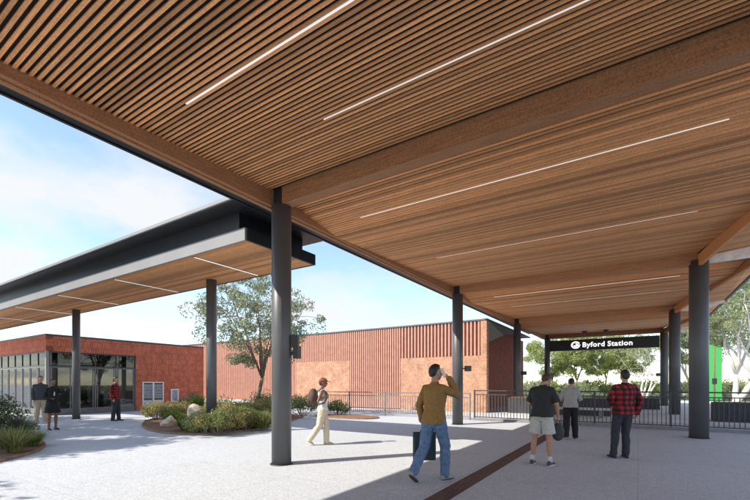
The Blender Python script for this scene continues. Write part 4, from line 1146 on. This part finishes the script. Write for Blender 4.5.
# woman with backpack
h5 = dirv(.97, .05)
a = person('woman in white top, cream trousers and rust cap walking with a pack', ground_at(322.5, 445), h5, 1.64,
    dict(pel=(0, 0, .935), knL=(-.08, .10, .50), anL=(-.07, .10, .085), knR=(.08, -.08, .50), anR=(.07, -.33, .14), elR=(.22, -.10, 1.15), wrR=(.15, .10, 1.27), elL=(-.22, -.08, 1.15), wrL=(-.14, .12, 1.27), shL=(-.155, -.01, 1.395), shR=(.155, -.01, 1.395)),
    SKIN_D, whitec, cream, shoec, HAIRB, sleeve=0, cap=rust, female=True, fit=.010, legfit=.018, toe=(0, .5), sole=rubber, collar=False, shirt_hem=.92, hp=-.05, hands={'R': dict(curl=1.2, d=Vector((-.4, .2, .9)), n=Vector((-.4, -.8, 0))), 'L': dict(curl=1.2, d=Vector((.4, .2, .9)), n=Vector((.4, -.8, 0)))})
t, J, k5, rz5 = a
b5 = wpt(*a, (0, -.24, 1.28))
t_ = thing('backpack', 'dark brown backpack on the back of the woman in the white top', 'backpack', b5)
R5 = Matrix.Rotation(rz5, 3, 'Z')
m = MB(); m.ball(b5 + V3(0, 0, -.02), (.155, .125, .215), 20, 14, R5); m.ball(b5 + R5 @ V3(0, -.09, -.09), (.115, .075, .11), 16, 10, R5)
me = remesh(m, .012, 3)
for v in me.vertices: v.co -= b5
me.update(); me.materials.clear(); me.materials.append(brownbag); o = bpy.data.objects.new('bag_body', me); C.objects.link(o); o.parent = t_
for sx in (-1, 1):
    m = MB(); m.tube([wpt(*a, (.105 * sx, -.13, 1.40)), wpt(*a, (.11 * sx, -.03, 1.475)), wpt(*a, (.115 * sx, .10, 1.38)), wpt(*a, (.125 * sx, .125, 1.24)), wpt(*a, (.15 * sx, .06, 1.10)), wpt(*a, (.13 * sx, -.13, 1.08))], .017, 8); m.build('strap', brownbag, t_, True)

# couple by the entrance
h6 = dirv(.75, -.66)
person('man in slate jacket and beige trousers standing beside the woman in black', ground_at(40.5, 423.5), h6, 1.80,
    dict(anL=(-.12, .08, .085), knL=(-.10, .06, .49), anR=(.12, -.08, .085)), SKIN_L, navy, beige, shoec, HAIRB, vox=.011, fit=.018, legfit=.014, shirt_hem=.87, hp=-.05)
h7 = dirv(.85, -.5)
a = person('woman in black jacket and short skirt stretching one arm out', ground_at(52.5, 430), h7, 1.66,
    dict(elL=(-.21, .10, 1.30), wrL=(-.22, .34, 1.36), elR=(.22, -.03, 1.13), wrR=(.12, .17, 1.08), shL=(-.155, .0, 1.395), shR=(.155, -.012, 1.395)), SKIN_D, blackc, None, shoeb, HAIR, vox=.011, female=True, bun=True, skirt=blackc, fit=.016, hp=-.05, shirt_hem=.98, hands={'R': dict(curl=.7, n=Vector((-.4, -.4, .8)))})
m = MB(); m.ball(Vector((0, .085, 1.24)) * a[2], (.045, .055, .13), 14, 9); o = m.build('blouse', whitec, None, True); o.parent = a[0]
h8 = dirv(.93, .1)
person('man in red plaid shirt and dark jeans near the glass doors', ground_at(115.5, 421), h8, 1.78,
    dict(anL=(-.09, .08, .085), knL=(-.09, .06, .49), anR=(.09, -.06, .085), elR=(.25, -.08, 1.13), wrR=(.25, .02, .885)), SKIN_L, PLAID, darkjean, shoeb, HAIR, vox=.011, fit=.024, shirt_hem=.87, hp=-.1)
